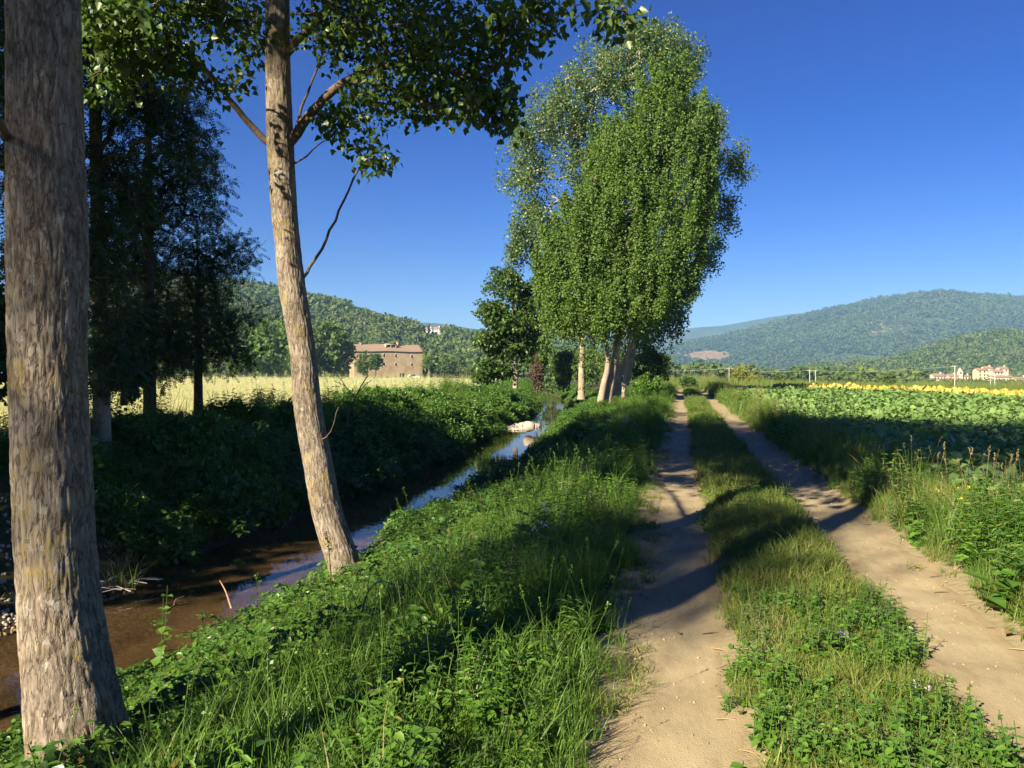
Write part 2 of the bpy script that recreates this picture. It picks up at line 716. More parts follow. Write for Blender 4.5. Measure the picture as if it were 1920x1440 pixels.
def river_c(v):
    return np.interp(v, [-80, 5, 18, 30, 48, 65, 85, 107, 130, 200, 420], [-6.5, -6.95, -6.9, -7.3, -8.75, -10.6, -13.2, -17, -23, -48, -150])


def river_w(v):
    return np.interp(v, [0, 18, 48, 80, 120], [1.6, 1.55, 1.35, 1.35, 1.5])


def height(u, v, rough=True):
    u, v = np.broadcast_arrays(np.asarray(u, float), np.asarray(v, float))
    d = u - river_c(v) + (n2(u, v, 0.5, 3, 3) - 0.5) * 0.7
    hw = river_w(v)
    e = np.where(d > 0, d, -d) - hw
    near = np.interp(e, [-1.6, -0.5, 0, 0.6, 2.3, 3.1, 4.2], [-1.86, -1.74, -1.55, -1.36, -0.60, -0.28, 0.0])
    far = np.interp(e, [-1.6, -0.5, 0, 0.5, 1.5, 2.6, 3.8], [-1.86, -1.70, -1.55, -1.25, -0.5, -0.08, 0.05])
    beach = np.interp(e, [-1.6, -0.3, 0, 1.2, 2.4, 3.6, 4.6], [-1.80, -1.62, -1.53, -1.40, -1.0, -0.2, 0.05])
    kb = sstep(11.5, 8.5, v)
    z = np.where(d > 0, near, far * (1 - kb) + beach * kb)
    # the two near poplars stand on their own root mounds
    z = z + 0.17 * np.exp(-((u + 3.05) ** 2 + (v - 3.4) ** 2) / 0.55) + 0.14 * np.exp(-((u + 3.2) ** 2 + (v - 7.4) ** 2) / 0.4)
    # gravel bar in mid stream
    rr = ((u + 9.25) / 0.95) ** 2 + ((v - 47.5) / 2.6) ** 2
    z = np.where(rr < 1, np.maximum(z, WATER + 0.16 * (1 - rr) - 0.02), z)
    # wheel ruts and crown of the track
    rut = np.exp(-(u / 0.34) ** 4) + np.exp(-((u - 1.74) / 0.42) ** 4)
    z = z - 0.06 * rut + 0.05 * np.exp(-((u - 0.83) / 0.32) ** 2)
    # verge shoulder beside the field, field falls gently away to the right
    z = z + 0.06 * np.exp(-((u - 2.75) / 0.4) ** 2)
    dist = np.hypot(u, v)
    z = z - np.where(u > 3, 0.008 * np.maximum(0, dist - 45) * sstep(3, 40, u), 0)
    if rough:
        z = z + (n2(u, v, 0.35, 21, 3) - 0.5) * 0.16 * sstep(0.2, 1.5, np.abs(u - 0.85))
        z = z + (n2(u, v, 2.6, 25, 4) - 0.5) * 0.045
    return z


def ax(parts):
    o = [np.arange(a, b, s) for a, b, s in parts]
    return np.concatenate(o)


ug = ax([(-9000, -3000, 1500), (-3000, -600, 300), (-600, -120, 40), (-120, -40, 5), (-40, -16, 0.8), (-16, -10.5, 0.22), (-10.5, -3, 0.13), (-3, 3.4, 0.085), (3.4, 8, 0.3), (8, 40, 1.2), (40, 160, 8), (160, 800, 40), (800, 3000, 300), (3000, 9001, 1500)])
vg = ax([(-400, -60, 40), (-60, -8, 2), (-8, 2, 0.3), (2, 9, 0.085), (9, 18, 0.13), (18, 34, 0.25), (34, 70, 0.6), (70, 140, 1.6), (140, 400, 10), (400, 1200, 60), (1200, 4000, 300), (4000, 10001, 1500)])
U, Vv = np.meshgrid(ug, vg)
Z = height(U, Vv)
in1 = np.abs(U) < 0.14
in2 = np.abs(U - 1.74) < 0.20
core = (in1 | in2) & (Vv > -6) & (Vv < 150)
Zg = np.where(core, Z - 0.05, Z)
nx, ny = len(ug), len(vg)
I = (np.arange(ny - 1)[:, None] * nx + np.arange(nx - 1)[None]).ravel()
QT = np.stack([I, I + 1, I + nx + 1, I + nx], 1)
rd = np.abs(U - river_c(Vv)) - river_w(Vv)
zone = np.zeros(U.shape + (3,))
edge = 0.30
zone[..., 0] = np.clip(np.maximum(sstep(0.75, 0.25, np.abs(U)), sstep(0.85, 0.3, np.abs(U - 1.74))), 0, 1)           # bare soil
zone[..., 1] = sstep(-11.5, -15, U - np.minimum(0, river_c(Vv) + 7))                                                 # hay field
zone[..., 2] = sstep(0.45, 0.05, rd)                                                                                  # river bed


def ground_mat():
    m, nt, out = mat('ground')
    v = objco(nt)
    z = attr(nt, 'zone', 'Color')
    sp = nt.nodes.new('ShaderNodeSeparateColor')
    nt.links.new(z, sp.inputs[0])
    n1 = noise_(nt, v, 0.9, 6)
    n2_ = noise_(nt, v, 14, 5)
    n3 = noise_(nt, v, 90, 3)
    grass = mixc(nt, n1, (0.030, 0.040, 0.012), (0.075, 0.085, 0.028))
    grass = mixc(nt, ramp(nt, n2_, [(0.5, 0.0), (0.7, 1.0)]), grass, (0.10, 0.082, 0.045))
    big = noise_(nt, objco(nt, (0.02, 0.05, 0.02)), 3.0, 5)
    fine = noise_(nt, objco(nt, (1.2, 0.25, 1)), 1.4, 5, 0.7)
    hay = mixc(nt, ramp(nt, big, [(0.35, 0.0), (0.65, 1.0)]), (0.36, 0.39, 0.18), (0.43, 0.41, 0.22))
    hay = mixc(nt, ramp(nt, fine, [(0.42, 0.0), (0.7, 1.0)]), hay, (0.27, 0.34, 0.13))
    pl = noise_(nt, objco(nt, (0.004, 0.02, 0.01)), 2.0, 4)
    plain_ = mixc(nt, ramp(nt, pl, [(0.40, 0.0), (0.6, 1.0)]), (0.10, 0.16, 0.035), (0.24, 0.26, 0.09))
    gx = nt.nodes.new('ShaderNodeSeparateXYZ')
    nt.links.new(v, gx.inputs[0])
    far_ = math_(nt, 'MULTIPLY', math_(nt, 'GREATER_THAN', gx.outputs[0], 3.3), math_(nt, 'GREATER_THAN', gx.outputs[1], 48.0))
    grass = mixc(nt, far_, grass, plain_)
    col = mixc(nt, sp.outputs[1], grass, hay)
    soil = mixc(nt, n2_, (0.22, 0.178, 0.10), (0.31, 0.258, 0.155))
    fs = math_(nt, 'MULTIPLY_ADD', n2_, 0.9, math_(nt, 'SUBTRACT', math_(nt, 'MULTIPLY', sp.outputs[0], 1.5), 0.75), clamp=True)
    col = mixc(nt, ramp(nt, fs, [(0.25, 0.0), (0.6, 1.0)]), col, soil)
    vor = nt.nodes.new('ShaderNodeTexVoronoi')
    vor.inputs['Scale'].default_value = 22
    nt.links.new(v, vor.inputs['Vector'])
    bed = mixc(nt, n2_, (0.045, 0.032, 0.018), (0.090, 0.066, 0.038))
    peb = mixc(nt, vor.outputs['Color'], (0.065, 0.046, 0.028), (0.17, 0.125, 0.08))
    bed = mixc(nt, ramp(nt, n1, [(0.40, 0.0), (0.62, 0.8)]), bed, peb)
    col = mixc(nt, sp.outputs[2], col, bed)
    h = math_(nt, 'ADD', math_(nt, 'MULTIPLY', n2_, 1.0), math_(nt, 'MULTIPLY', n3, 0.4))
    principled(nt, out, col, 0.95, 0.1, h, 0.6, 0.03)
    return m


gm = ground_mat()
me = new_mesh('ground', np.stack([U, Vv, Zg], -1).reshape(-1, 3), QT, gm, True, {'zone': zone.reshape(-1, 3)})
tag(link('ground', me), kind='structure')


# --- the two wheel tracks: sheets laid in the lowered ruts, ragged edges dipping under the soil
def path_mat():
    m, nt, out = mat('path_dirt')
    v = objco(nt)
    a = noise_(nt, v, 1.3, 5)
    b = noise_(nt, objco(nt, (1, 0.35, 1)), 9, 6, 0.62)
    c = noise_(nt, v, 120, 3)
    d = noise_(nt, v, 3.1, 6, 0.7)
    col = mixc(nt, ramp(nt, a, [(0.3, 0.0), (0.7, 1.0)]), (0.31, 0.252, 0.145), (0.38, 0.318, 0.192))
    col = mixc(nt, ramp(nt, b, [(0.46, 0.0), (0.72, 0.75)]), col, (0.25, 0.195, 0.11))
    col = mixc(nt, ramp(nt, c, [(0.55, 0.0), (0.75, 0.55)]), col, (0.27, 0.20, 0.12))
    col = mixc(nt, ramp(nt, d, [(0.60, 0.0), (0.70, 0.6)]), col, (0.22, 0.165, 0.09))
    col = mixc(nt, math_(nt, 'MULTIPLY', attr(nt, 'edge'), 0.75), col, (0.23, 0.165, 0.085))
    h = math_(nt, 'ADD', math_(nt, 'MULTIPLY', b, 1.0), math_(nt, 'MULTIPLY', c, 0.5))
    principled(nt, out, col, 0.95, 0.1, h, 0.55, 0.02)
    return m


pm = path_mat()
vs_ = ax([(-6, 2, 0.3), (2, 12, 0.05), (12, 25, 0.1), (25, 60, 0.3), (60, 150, 1.0)])
for nm, uc0, hw0, sd in (('path', 0.0, 0.36, 1), ('path.001', 1.74, 0.43, 2)):
    t = np.linspace(-1, 1, 19)
    wl = hw0 + (fbm(np.stack([vs_ * 1.7, vs_ * 0, vs_ * 0 + sd], 1), 50 + sd, 4) - 0.5) * 0.34
    wr = hw0 + (fbm(np.stack([vs_ * 1.7, vs_ * 0 + 9, vs_ * 0 + sd], 1), 60 + sd, 4) - 0.5) * 0.34
    uu = uc0 + np.where(t[None] < 0, t[None] * wl[:, None], t[None] * wr[:, None])
    vv = np.broadcast_to(vs_[:, None], uu.shape)
    zz = height(uu, vv) + 0.012 - 0.05 * np.abs(t[None]) ** 8
    nxp = len(t)
    I = (np.arange(len(vs_) - 1)[:, None] * nxp + np.arange(nxp - 1)[None]).ravel()
    me = new_mesh('path', np.stack([uu, vv, zz], -1).reshape(-1, 3), np.stack([I, I + 1, I + nxp + 1, I + nxp], 1), pm, True,
                  {'edge': np.broadcast_to(np.abs(t[None]) ** 3, uu.shape).ravel()})
    tag(link(nm, me), kind='structure')

# --- water
m, nt, out = mat('stream_water')
v = objco(nt)
w1 = noise_(nt, v, 2.2, 3)
w2 = noise_(nt, v, 9, 2)
hh = math_(nt, 'ADD', w1, math_(nt, 'MULTIPLY', w2, 0.25))
b = nt.nodes.new('ShaderNodeBump')
b.inputs['Strength'].default_value = 0.10
b.inputs['Distance'].default_value = 0.02
nt.links.new(hh, b.inputs['Height'])
gl = nt.nodes.new('ShaderNodeBsdfGlossy')
gl.inputs['Roughness'].default_value = 0.015
nt.links.new(b.outputs[0], gl.inputs['Normal'])
tr = nt.nodes.new('ShaderNodeBsdfTransparent')
tr.inputs['Color'].default_value = (0.86, 0.79, 0.64, 1)
fr = nt.nodes.new('ShaderNodeFresnel')
fr.inputs['IOR'].default_value = 1.42
nt.links.new(b.outputs[0], fr.inputs['Normal'])
mx = nt.nodes.new('ShaderNodeMixShader')
geo = nt.nodes.new('ShaderNodeNewGeometry')
nt.links.new(math_(nt, 'MULTIPLY', fr.outputs[0], math_(nt, 'SUBTRACT', 1.0, geo.outputs['Backfacing'])), mx.inputs[0])
nt.links.new(tr.outputs[0], mx.inputs[1])
nt.links.new(gl.outputs[0], mx.inputs[2])
nt.links.new(mx.outputs[0], out.inputs[0])
vw = ax([(-60, 0, 4), (0, 120, 1.5), (120, 420, 10)])
cw, ww = river_c(vw), river_w(vw) + 1.0
tt = np.linspace(-1, 1, 5)
uu = cw[:, None] + tt[None] * ww[:, None]
I = (np.arange(len(vw) - 1)[:, None] * 5 + np.arange(4)[None]).ravel()
me = new_mesh('water', np.stack([uu, np.broadcast_to(vw[:, None], uu.shape), np.full(uu.shape, WATER)], -1).reshape(-1, 3), np.stack([I, I + 1, I + 6, I + 5], 1), m, True)
tag(link('water', me), kind='structure')


# ------------------------------------------------------------------ hills
def hill_mat(name, a, b_, c, patch=None):
    m, nt, out = mat(name)
    v = objco(nt)
    n1 = noise_(nt, v, 0.012, 6, 0.65)
    n2_ = noise_(nt, v, 0.05, 5, 0.7)
    n3 = noise_(nt, v, 0.003, 4)
    col = mixc(nt, ramp(nt, n1, [(0.38, 0.0), (0.62, 1.0)]), a, b_)
    col = mixc(nt, ramp(nt, n2_, [(0.45, 0.0), (0.65, 0.8)]), col, [x * 0.45 for x in a])
    col = mixc(nt, ramp(nt, n3, [(0.52, 0.0), (0.62, 0.5)]), col, c)
    if patch:
        col = mixc(nt, ramp(nt, math_(nt, 'ADD', attr(nt, 'patch'), math_(nt, 'MULTIPLY', math_(nt, 'SUBTRACT', n2_, 0.5), 3.2)), [(0.42, 0.0), (0.55, 1.0)]), col, patch)
    principled(nt, out, col, 1.0, 0.0, n2_, 1.0, 4.0)
    return m


def hill(name, ridge, D, front, back, mtl, amp, seed, nt_=26, dx=8, foot=-12.0, patchf=None, fq=0.004):
    R = np.array(ridge, float)
    px = np.arange(R[0, 0], R[-1, 0], dx)
    ts = np.concatenate([np.linspace(0, 1, nt_), 1 + np.linspace(0, 1, 8)[1:]])
    S = spline(np.c_[R, np.zeros(len(R))], 4.0)
    py = np.interp(px, S[:, 0], S[:, 1])
    P = np.array([at(x, y, D) for x, y in zip(px, py)])
    dirs = unit(np.array([at(x, 700, D) - CAM for x in px]) * np.array([1, 1, 0]))
    V = np.zeros((len(ts), len(px), 3))
    for i, t in enumerate(ts):
        off = -(1 - t) * front if t <= 1 else (t - 1) * back
        base = P + dirs * off
        x = min(t, 2 - t)
        s = x ** 1.15 * 0.45 + 0.55 * (x * x * (3 - 2 * x))
        z = foot + (P[:, 2] - foot) * s
        V[i] = np.c_[base[:, 0], base[:, 1], z]
        nn = n2(base[:, 0], base[:, 1], fq, seed, 5) - 0.5
        fold = 1 - np.abs(2 * n2(base[:, 0], base[:, 1], fq * 0.6, seed + 5, 3) - 1)
        V[i, :, 2] += (nn * 2 + (fold - 0.6)) * amp * np.sin(math.pi * min(1, x)) ** 0.7 + (n2(base[:, 0], base[:, 1], fq * 6, seed + 8, 3) - 0.5) * amp * 0.25
    k = len(px)
    I = (np.arange(len(ts) - 1)[:, None] * k + np.arange(k - 1)[None]).ravel()
    at_ = {}
    if patchf is not None:
        at_['patch'] = patchf(np.broadcast_to(px[None], V.shape[:2]), V).ravel()
    me = new_mesh(name, V.reshape(-1, 3), np.stack([I, I + 1, I + k + 1, I + k], 1), mtl, True, at_)
    tag(link(name, me), kind='structure')
    return V


FOR_A, FOR_B, FOR_C = (0.034, 0.068, 0.022), (0.070, 0.110, 0.034), (0.085, 0.075, 0.035)
hm = hill_mat('hill_forest', FOR_A, FOR_B, FOR_C)


def to_px(V):
    d = V - CAM
    w = d @ FW
    return 960 + F * (d @ RT) / w, 720 - F * (d @ UP) / w


def ochre(px, V):
    X, Y = to_px(V)
    p = np.exp(-(((X - 1325) / 100) ** 2 + ((Y - 671) / 17) ** 2)) + 0.5 * np.exp(-(((X - 1640) / 40) ** 2 + ((Y - 612) / 14) ** 2)) * 0.9
    return p


hmr = hill_mat('mountain_forest', (0.042, 0.078, 0.028), (0.078, 0.115, 0.042), (0.09, 0.078, 0.042), (0.25, 0.175, 0.105))
HL = hill('hills', [(60, 480), (250, 515), (400, 536), (480, 551), (530, 561), (580, 576), (633, 585), (667, 598), (720, 613), (753, 620), (800, 631), (833, 635), (893, 646), (1000, 670), (1150, 700)], 760, 380, 400, hm, 16, 3)
HF = hill('hills.001', [(560, 640), (700, 618), (753, 610), (783, 606), (817, 606), (850, 611), (887, 616), (960, 626), (1050, 640), (1200, 660)], 3200, 1200, 900, hm, 30, 7, fq=0.0015)
HR = hill('hills.002', [(1480, 713), (1550, 703), (1612, 693), (1665, 685), (1706, 673), (1762, 658), (1800, 646), (1837, 638), (1875, 634), (1920, 634), (2050, 641), (2250, 647)], 1150, 520, 500, hm, 18, 11)
HM = hill('hills.003', [(1000, 702), (1100, 690), (1200, 669), (1268, 651), (1324, 637), (1388, 625), (1432, 614), (1500, 597), (1556, 582), (1613, 574), (1688, 563), (1725, 557), (1774, 552), (1815, 555), (1856, 557), (1905, 561), (2000, 561), (2300, 580)], 2700, 1350, 900, hmr, 48, 15, nt_=44, patchf=ochre, fq=0.002)
HB = hill('hills.004', [(900, 665), (1050, 640), (1200, 627), (1280, 617), (1312, 614), (1357, 611), (1395, 604), (1462, 593), (1496, 589), (1560, 596), (1700, 610), (1900, 640)], 4300, 1000, 900, hm, 40, 19, fq=0.001)

# ------------------------------------------------------------------ haze: one closed box of even air round camera and scene
m, nt, out = mat('haze_air')
pv = nt.nodes.new('ShaderNodeVolumePrincipled')
pv.inputs['Color'].default_value = (0.32, 0.60, 1.0, 1)
pv.inputs['Density'].default_value = HAZE = 1.7e-4
pv.inputs['Anisotropy'].default_value = 0.0
nt.links.new(pv.outputs[0], out.inputs['Volume'])
bm_ = MB()
bm_.box((-9500, -450, -75), (9500, 10500, 330))
hz = bm_.build('haze', m)
tag(hz, kind='stuff')
hz.visible_shadow = True
# ------------------------------------------------------------------ trees
LEAF_POP = leafmat('poplar_leaf', (0.031, 0.072, 0.012), (0.094, 0.156, 0.026), (0.20, 0.20, 0.03), 0.36, 0.4, 0.4, thr=0.965)
LEAF_POPB = leafmat('poplar_leaf_far', (0.080, 0.146, 0.028), (0.123, 0.200, 0.042), None, 0.28, 0.5, 0.2)
LEAF_POPC = leafmat('pale_poplar_leaf', (0.072, 0.131, 0.042), (0.127, 0.194, 0.066), None, 0.30, 0.4, 0.4)
LEAF_LOC = leafmat('locust_leaf', (0.025, 0.058, 0.020), (0.055, 0.110, 0.032), None, 0.22, 0.45, 0.3)
LEAF_ALD = leafmat('alder_leaf', (0.034, 0.077, 0.015), (0.077, 0.133, 0.024), None, 0.2, 0.4, 0.35)
LEAF_OAK = leafmat('oak_leaf', (0.042, 0.081, 0.015), (0.098, 0.142, 0.029), None, 0.18, 0.5, 0.25)
LEAF_YEL = leafmat('yellowish_leaf', (0.130, 0.162, 0.022), (0.260, 0.257, 0.044), None, 0.25, 0.5, 0.25)
LEAF_DRY = leafmat('dry_twig_leaf', (0.075, 0.055, 0.038), (0.13, 0.095, 0.065), None, 0.1, 0.8, 0.1)
BARK_A = barkmat('poplar_bark', (0.36, 0.305, 0.23), (0.10, 0.075, 0.052), (0.46, 0.395, 0.305), 0.55)
BARK_B = barkmat('pale_poplar_bark', (0.40, 0.315, 0.225), (0.18, 0.13, 0.09), (0.50, 0.41, 0.30), 0.2, far=True)
BARK_D = barkmat('dark_bark', (0.11, 0.085, 0.06), (0.04, 0.03, 0.022), (0.16, 0.12, 0.085), 0.0, far=True)
BARK_T = barkmat('twig_bark', (0.16, 0.12, 0.085), (0.07, 0.05, 0.035), (0.22, 0.17, 0.12), 0.0, far=True)


def ell_targets(ells, n, rng=RNG, shell=0.5, thick=1.0):
    """ells rows (px,py,rx,ry,D): random points in ellipsoids of that real size"""
    E = np.array(ells, float)
    w = E[:, 2] * E[:, 3]
    k = rng.choice(len(E), n, p=w / w.sum())
    e = E[k]
    d = rand_dir(n, rng)
    r = (shell + (1 - shell) * rng.random(n)) if shell > 0 else rng.random(n) ** (1 / 3)
    d = d * r[:, None]
    c = np.array([at(a, b, D) for a, b, D in zip(e[:, 0], e[:, 1], e[:, 4])])
    sx = e[:, 2] / F * e[:, 4]
    sz = e[:, 3] / F * e[:, 4]
    return c + RT * (d[:, :1] * sx[:, None]) + LV * (d[:, 1:2] * sx[:, None] * thick) + np.array([0, 0, 1]) * (d[:, 2:] * sz[:, None])


def tree(name, label, cat, trunkP, targets, per, rad, tpl, size, lmat, bmat, r0=0.006, rmax=0.06, group=None, nt=14, fine=None, droop=0.4, up=0.5, seg=0.5, wob=0.12, skel0=0.3, extra=None, shoots=None):
    P = np.array(trunkP, float)
    base = P[0, :3].copy()
    P[:, :3] -= base
    T = np.asarray(targets, float) - base
    root = empty(name, base, label, cat, group)
    mb = MB()
    if fine:
        V, Q, cr = bark_trunk(P, **fine)
        me = new_mesh('trunk', V, Q, bmat, True, {'crack': cr})
        link('trunk', me, root)
    else:
        S = spline(P, max(0.3, seg))
        V, Q = tube(S[:, :3], S[:, 3], nt)
        mb.add(V, Q)
    S = spline(P, 0.6)
    k = int(len(S) * skel0)
    lm = MB()
    if len(T):
        N, par, load, tips = grow(S[k:, :3], T, wob, seg, 0.1)
        limb_tubes(mb if not fine else lm, N, par, load, len(S) - k, r0, rmax, mat=1 if fine else 0)
    if not fine:
        mb.build('trunk', bmat, root, smooth=True)
    if len(T):
        if shoots:
            h0, h1 = T[:, 2].min(), T[:, 2].max()
            axp = np.stack([np.interp(T[:, 2], P[:, 2], P[:, i]) for i in (0, 1)], 1)
            out_ = unit(np.c_[T[:, :2] - axp, np.zeros(len(T))])
            A = out_ * 0.38 + np.array([0, 0, 1.0]) + RNG.normal(size=T.shape) * 0.13
            shoot_cloud(lm, tpl, T, A, per, shoots[0], shoots[1], size)
        else:
            leaf_cloud(lm, tpl, T, per, rad, size, droop=droop, up=up)
    if extra is not None:
        extra(lm, base)
    lm.build('crown', [lmat, BARK_T], root)
    return root


def trunk_px(rows, D, top):
    out = []
    for y, l, r in reversed(rows):
        p = at((l + r) / 2, y, D)
        out.append((*p, (r - l) / 2 / F * D))
    return out + top


L2 = [([(512, 275, 8.0), (470, 232, 7.95), (430, 185, 7.8), (372, 115, 7.5), (330, 70, 7.3), (290, 10, 7.1), (250, -60, 7)], 0.036, 0.012),
      ([(532, 285, 8), (556, 248, 7.97), (598, 195, 7.9), (655, 148, 7.7), (735, 122, 7.5), (830, 128, 7.2), (905, 150, 7.0)], 0.055, 0.012),
      ([(640, 158, 7.75), (690, 153, 7.6), (760, 178, 7.35), (850, 215, 7.05), (930, 235, 6.9)], 0.024, 0.008),
      ([(528, 112, 8), (560, 75, 7.95), (592, 40, 7.9), (640, -10, 7.8), (720, -80, 7.4)], 0.045, 0.02),
      ([(532, 320, 8), (560, 303, 8), (588, 280, 7.9), (611, 262, 7.8)], 0.012, 0.005),
      ([(548, 270, 8), (562, 220, 8), (578, 172, 7.9), (603, 108, 7.85), (632, 55, 7.8)], 0.016, 0.007),
      ([(562, 535, 8), (575, 511, 8), (603, 467, 7.9), (636, 396, 7.7), (662, 335, 7.6), (692, 280, 7.5)], 0.017, 0.008),
      ([(525, -120, 8), (700, -140, 7.2), (900, -120, 6.3), (1100, -50, 5.5), (1175, 20, 5.2)], 0.04, 0.01),
      ([(585, 830, 7.95), (612, 822, 7.9), (628, 790, 7.8), (633, 765, 7.8)], 0.008, 0.003)]
L1 = [([(60, -200, 4.0), (160, -150, 5.2), (230, -40, 6.0), (260, 60, 6.3)], 0.04, 0.012),
      ([(20, 262, 3.95), (4, 235, 3.7), (-20, 200, 3.5), (-60, 120, 3.3)], 0.02, 0.012)]


def limb_pts(pts):
    return spline(np.array([at(*p) for p in pts]), 0.12)


# --- the thick trunk at the left edge
t1 = trunk_px([(-300, 14.9, 137.1), (0, 19.3, 146.7), (300, 20.7, 154.3), (480, 22.0, 161.0), (700, 24.7, 158.3), (900, 30.0, 168.0), (1000, 33.0, 171.0), (1100, 39.1, 179.9), (1200, 44.7, 194.3), (1330, 54.9, 223.1), (1420, 60.2, 247.8), (1480, 57.5, 264.5), (1570, 54.8, 283.2)], 4.0, [])
x, y, z, r = t1[-1]
t1 += [(x - 0.1, y, 6.0, 0.15), (x - 0.25, y + 0.1, 9.0, 0.11), (x - 0.2, y, 12.5, 0.05)]
c1 = [(-3.6, 3.4, 8.6)]
tg = np.array([-3.3, 3.4, 8.4]) + rand_dir(260) * (0.3 + 0.7 * RNG.random((260, 1))) * np.array([2.7, 2.7, 3.5])
# low leafy shoots of this tree that hang into the top of the picture
low = ell_targets([(330, 75, 95, 60, 6.6), (245, 55, 85, 75, 6.2), (215, 150, 55, 45, 6.3), (190, 60, 30, 80, 6.0), (405, 20, 60, 35, 6.8), (340, 150, 55, 25, 6.6), (420, 160, 40, 18, 6.7), (300, -60, 130, 60, 6.4)], 235, shell=0.0, thick=1.3)


def low1(mb, base):
    leaf_cloud(mb, POPLAR, low - base, 13, (0.15, 0.15, 0.15), 0.062, droop=0.9, up=0.2)
    sk_ = np.vstack([limb_pts(L1[0][0]), limb_pts(L2[0][0])])
    N, par, load, tips = grow(sk_, low, 0.25, 0.25, 0.1)
    limb_tubes(mb, N - base, par, load, len(sk_), 0.0028, 0.012, 4, mat=1)


T1 = tree('poplar_tree', 'thickest poplar trunk at the left edge, fissured grey bark with yellow lichen', 'tree', t1, tg, 38, (0.5, 0.5, 0.45), POPLAR, 0.13, LEAF_POP, BARK_A, 0.008, 0.07,
          'poplars along the near bank', fine=dict(n=190, step=0.016, amp=0.0065, fz=6.0, fa=66, seed=3), extra=low1, skel0=0.6)

# --- the leaning trunk
t2 = trunk_px([(-300, 494.5, 535.5), (0, 497.7, 542.3), (130, 497.8, 544.2), (270, 500.9, 550.1), (380, 507.8, 556.2), (460, 515.8, 563.2), (540, 522.9, 573.1), (660, 542.9, 592.1), (760, 550.0, 603.0), (860, 567.1, 621.9), (960, 585.1, 641.9), (1050, 612.3, 672.7), (1095, 624.4, 688.6), (1160, 635.9, 712.1), (1230, 652.1, 733.9)], 8.0, [])
x, y, z, r = t2[-1]
t2 += [(x - 0.05, y, 9.0, 0.08), (x, y + 0.1, 12.0, 0.04)]
tg = np.array([-2.9, 7.3, 9.2]) + rand_dir(210) * (0.3 + 0.7 * RNG.random((210, 1))) * np.array([2.7, 2.6, 3.0])
low_b = ell_targets([(640, 55, 85, 65, 7.8), (760, 55, 120, 60, 7.3), (820, 130, 130, 66, 7.2), (900, 190, 75, 58, 7.0), (955, 205, 32, 55, 6.9), (740, 165, 85, 55, 7.4), (660, 235, 55, 60, 7.6), (705, 310, 40, 24, 7.5),
                     (940, 60, 80, 55, 6.8), (1005, 25, 70, 32, 6.4), (1170, 38, 38, 30, 5.2), (1075, 12, 40, 18, 5.8), (470, 50, 45, 65, 8.0), (455, 125, 38, 24, 7.9), (620, 225, 30, 22, 7.8), (760, -60, 260, 60, 7.2)], 620, shell=0.0, thick=1.2)


def low2(mb, base):
    leaf_cloud(mb, POPLAR, low_b - base, 13, (0.15, 0.15, 0.15), 0.062, droop=0.9, up=0.2)
    sk_ = np.vstack([limb_pts(a[0]) for a in L2[:8]])
    N, par, load, tips = grow(sk_, low_b, 0.25, 0.25, 0.1)
    limb_tubes(mb, N - base, par, load, len(sk_), 0.0028, 0.012, 4, mat=1)


T2 = tree('poplar_tree', 'slender leaning poplar trunk whose foot stands by the water, sunlit on its left', 'tree', t2, tg, 42, (0.5, 0.5, 0.45), POPLAR, 0.13, LEAF_POP, BARK_A, 0.008, 0.06,
          'poplars along the near bank', fine=dict(n=130, step=0.02, amp=0.0055, fz=5.5, fa=62, seed=8), extra=low2, skel0=0.72)
base2 = np.array(t2[0][:3])
base1 = np.array(t1[0][:3])


def limb(root, base, pts, r0, r1, nm='branch'):
    P = np.array([at(*p) for p in pts]) - base
    S = spline(P, 0.12)
    S = S + RNG.normal(size=S.shape) * 0.006
    V, Q = tube(S, np.linspace(r0, r1, len(S)), 9)
    mb = MB()
    mb.add(V, Q)
    mb.build(nm, BARK_T, root, smooth=True)
    return S + base


for a in L2:
    limb(T2, base2, *a)
for a in L1:
    limb(T1, base1, *a)

# --- a third poplar of the row: it stands beside the photographer and throws its trunk's shadow over the track
tg = np.array([-2.9, 0.3, 12.2]) + rand_dir(190) * (0.3 + 0.7 * RNG.random((190, 1))) * np.array([2.9, 3.0, 3.4])
tree('poplar_tree', 'poplar of the near bank row standing beside the photographer, outside the view', 'tree', [(-3.0, 0.7, -0.5, 0.27), (-3.0, 0.7, 0.4, 0.23), (-3.05, 0.6, 4, 0.19), (-3, 0.5, 9, 0.13), (-2.9, 0.4, 15, 0.04)], tg, 36, (0.55, 0.55, 0.5), POPLAR, 0.15, LEAF_POP, BARK_B, 0.008, 0.07,
     'poplars along the near bank', skel0=0.5)

# --- black locusts of the far bank (feathery compound leaves)


def locust(label, base, trunk, targets, per=13, size=0.30, rad=(0.45, 0.45, 0.3), bm=None):
    return tree('locust_tree', label, 'tree', trunk, targets, per, rad, LOCUST, size, LEAF_LOC, bm or BARK_D, 0.007, 0.07, 'locust trees on the far bank', droop=0.25, up=0.9, wob=0.2, skel0=0.25)


def trk(px, py, D, h, r, lean=(0, 0)):
    b = at(px, py, D)
    b[2] = min(b[2], height(b[0], b[1]) - 0.1) if D < 30 else b[2]
    return [(b[0], b[1], b[2], r * 1.25), (b[0] + lean[0] * 0.3, b[1] + lean[1] * 0.3, b[2] + h * 0.3, r), (b[0] + lean[0] * 0.7, b[1] + lean[1] * 0.7, b[2] + h * 0.65, r * 0.7), (b[0] + lean[0], b[1] + lean[1], b[2] + h, r * 0.2)]


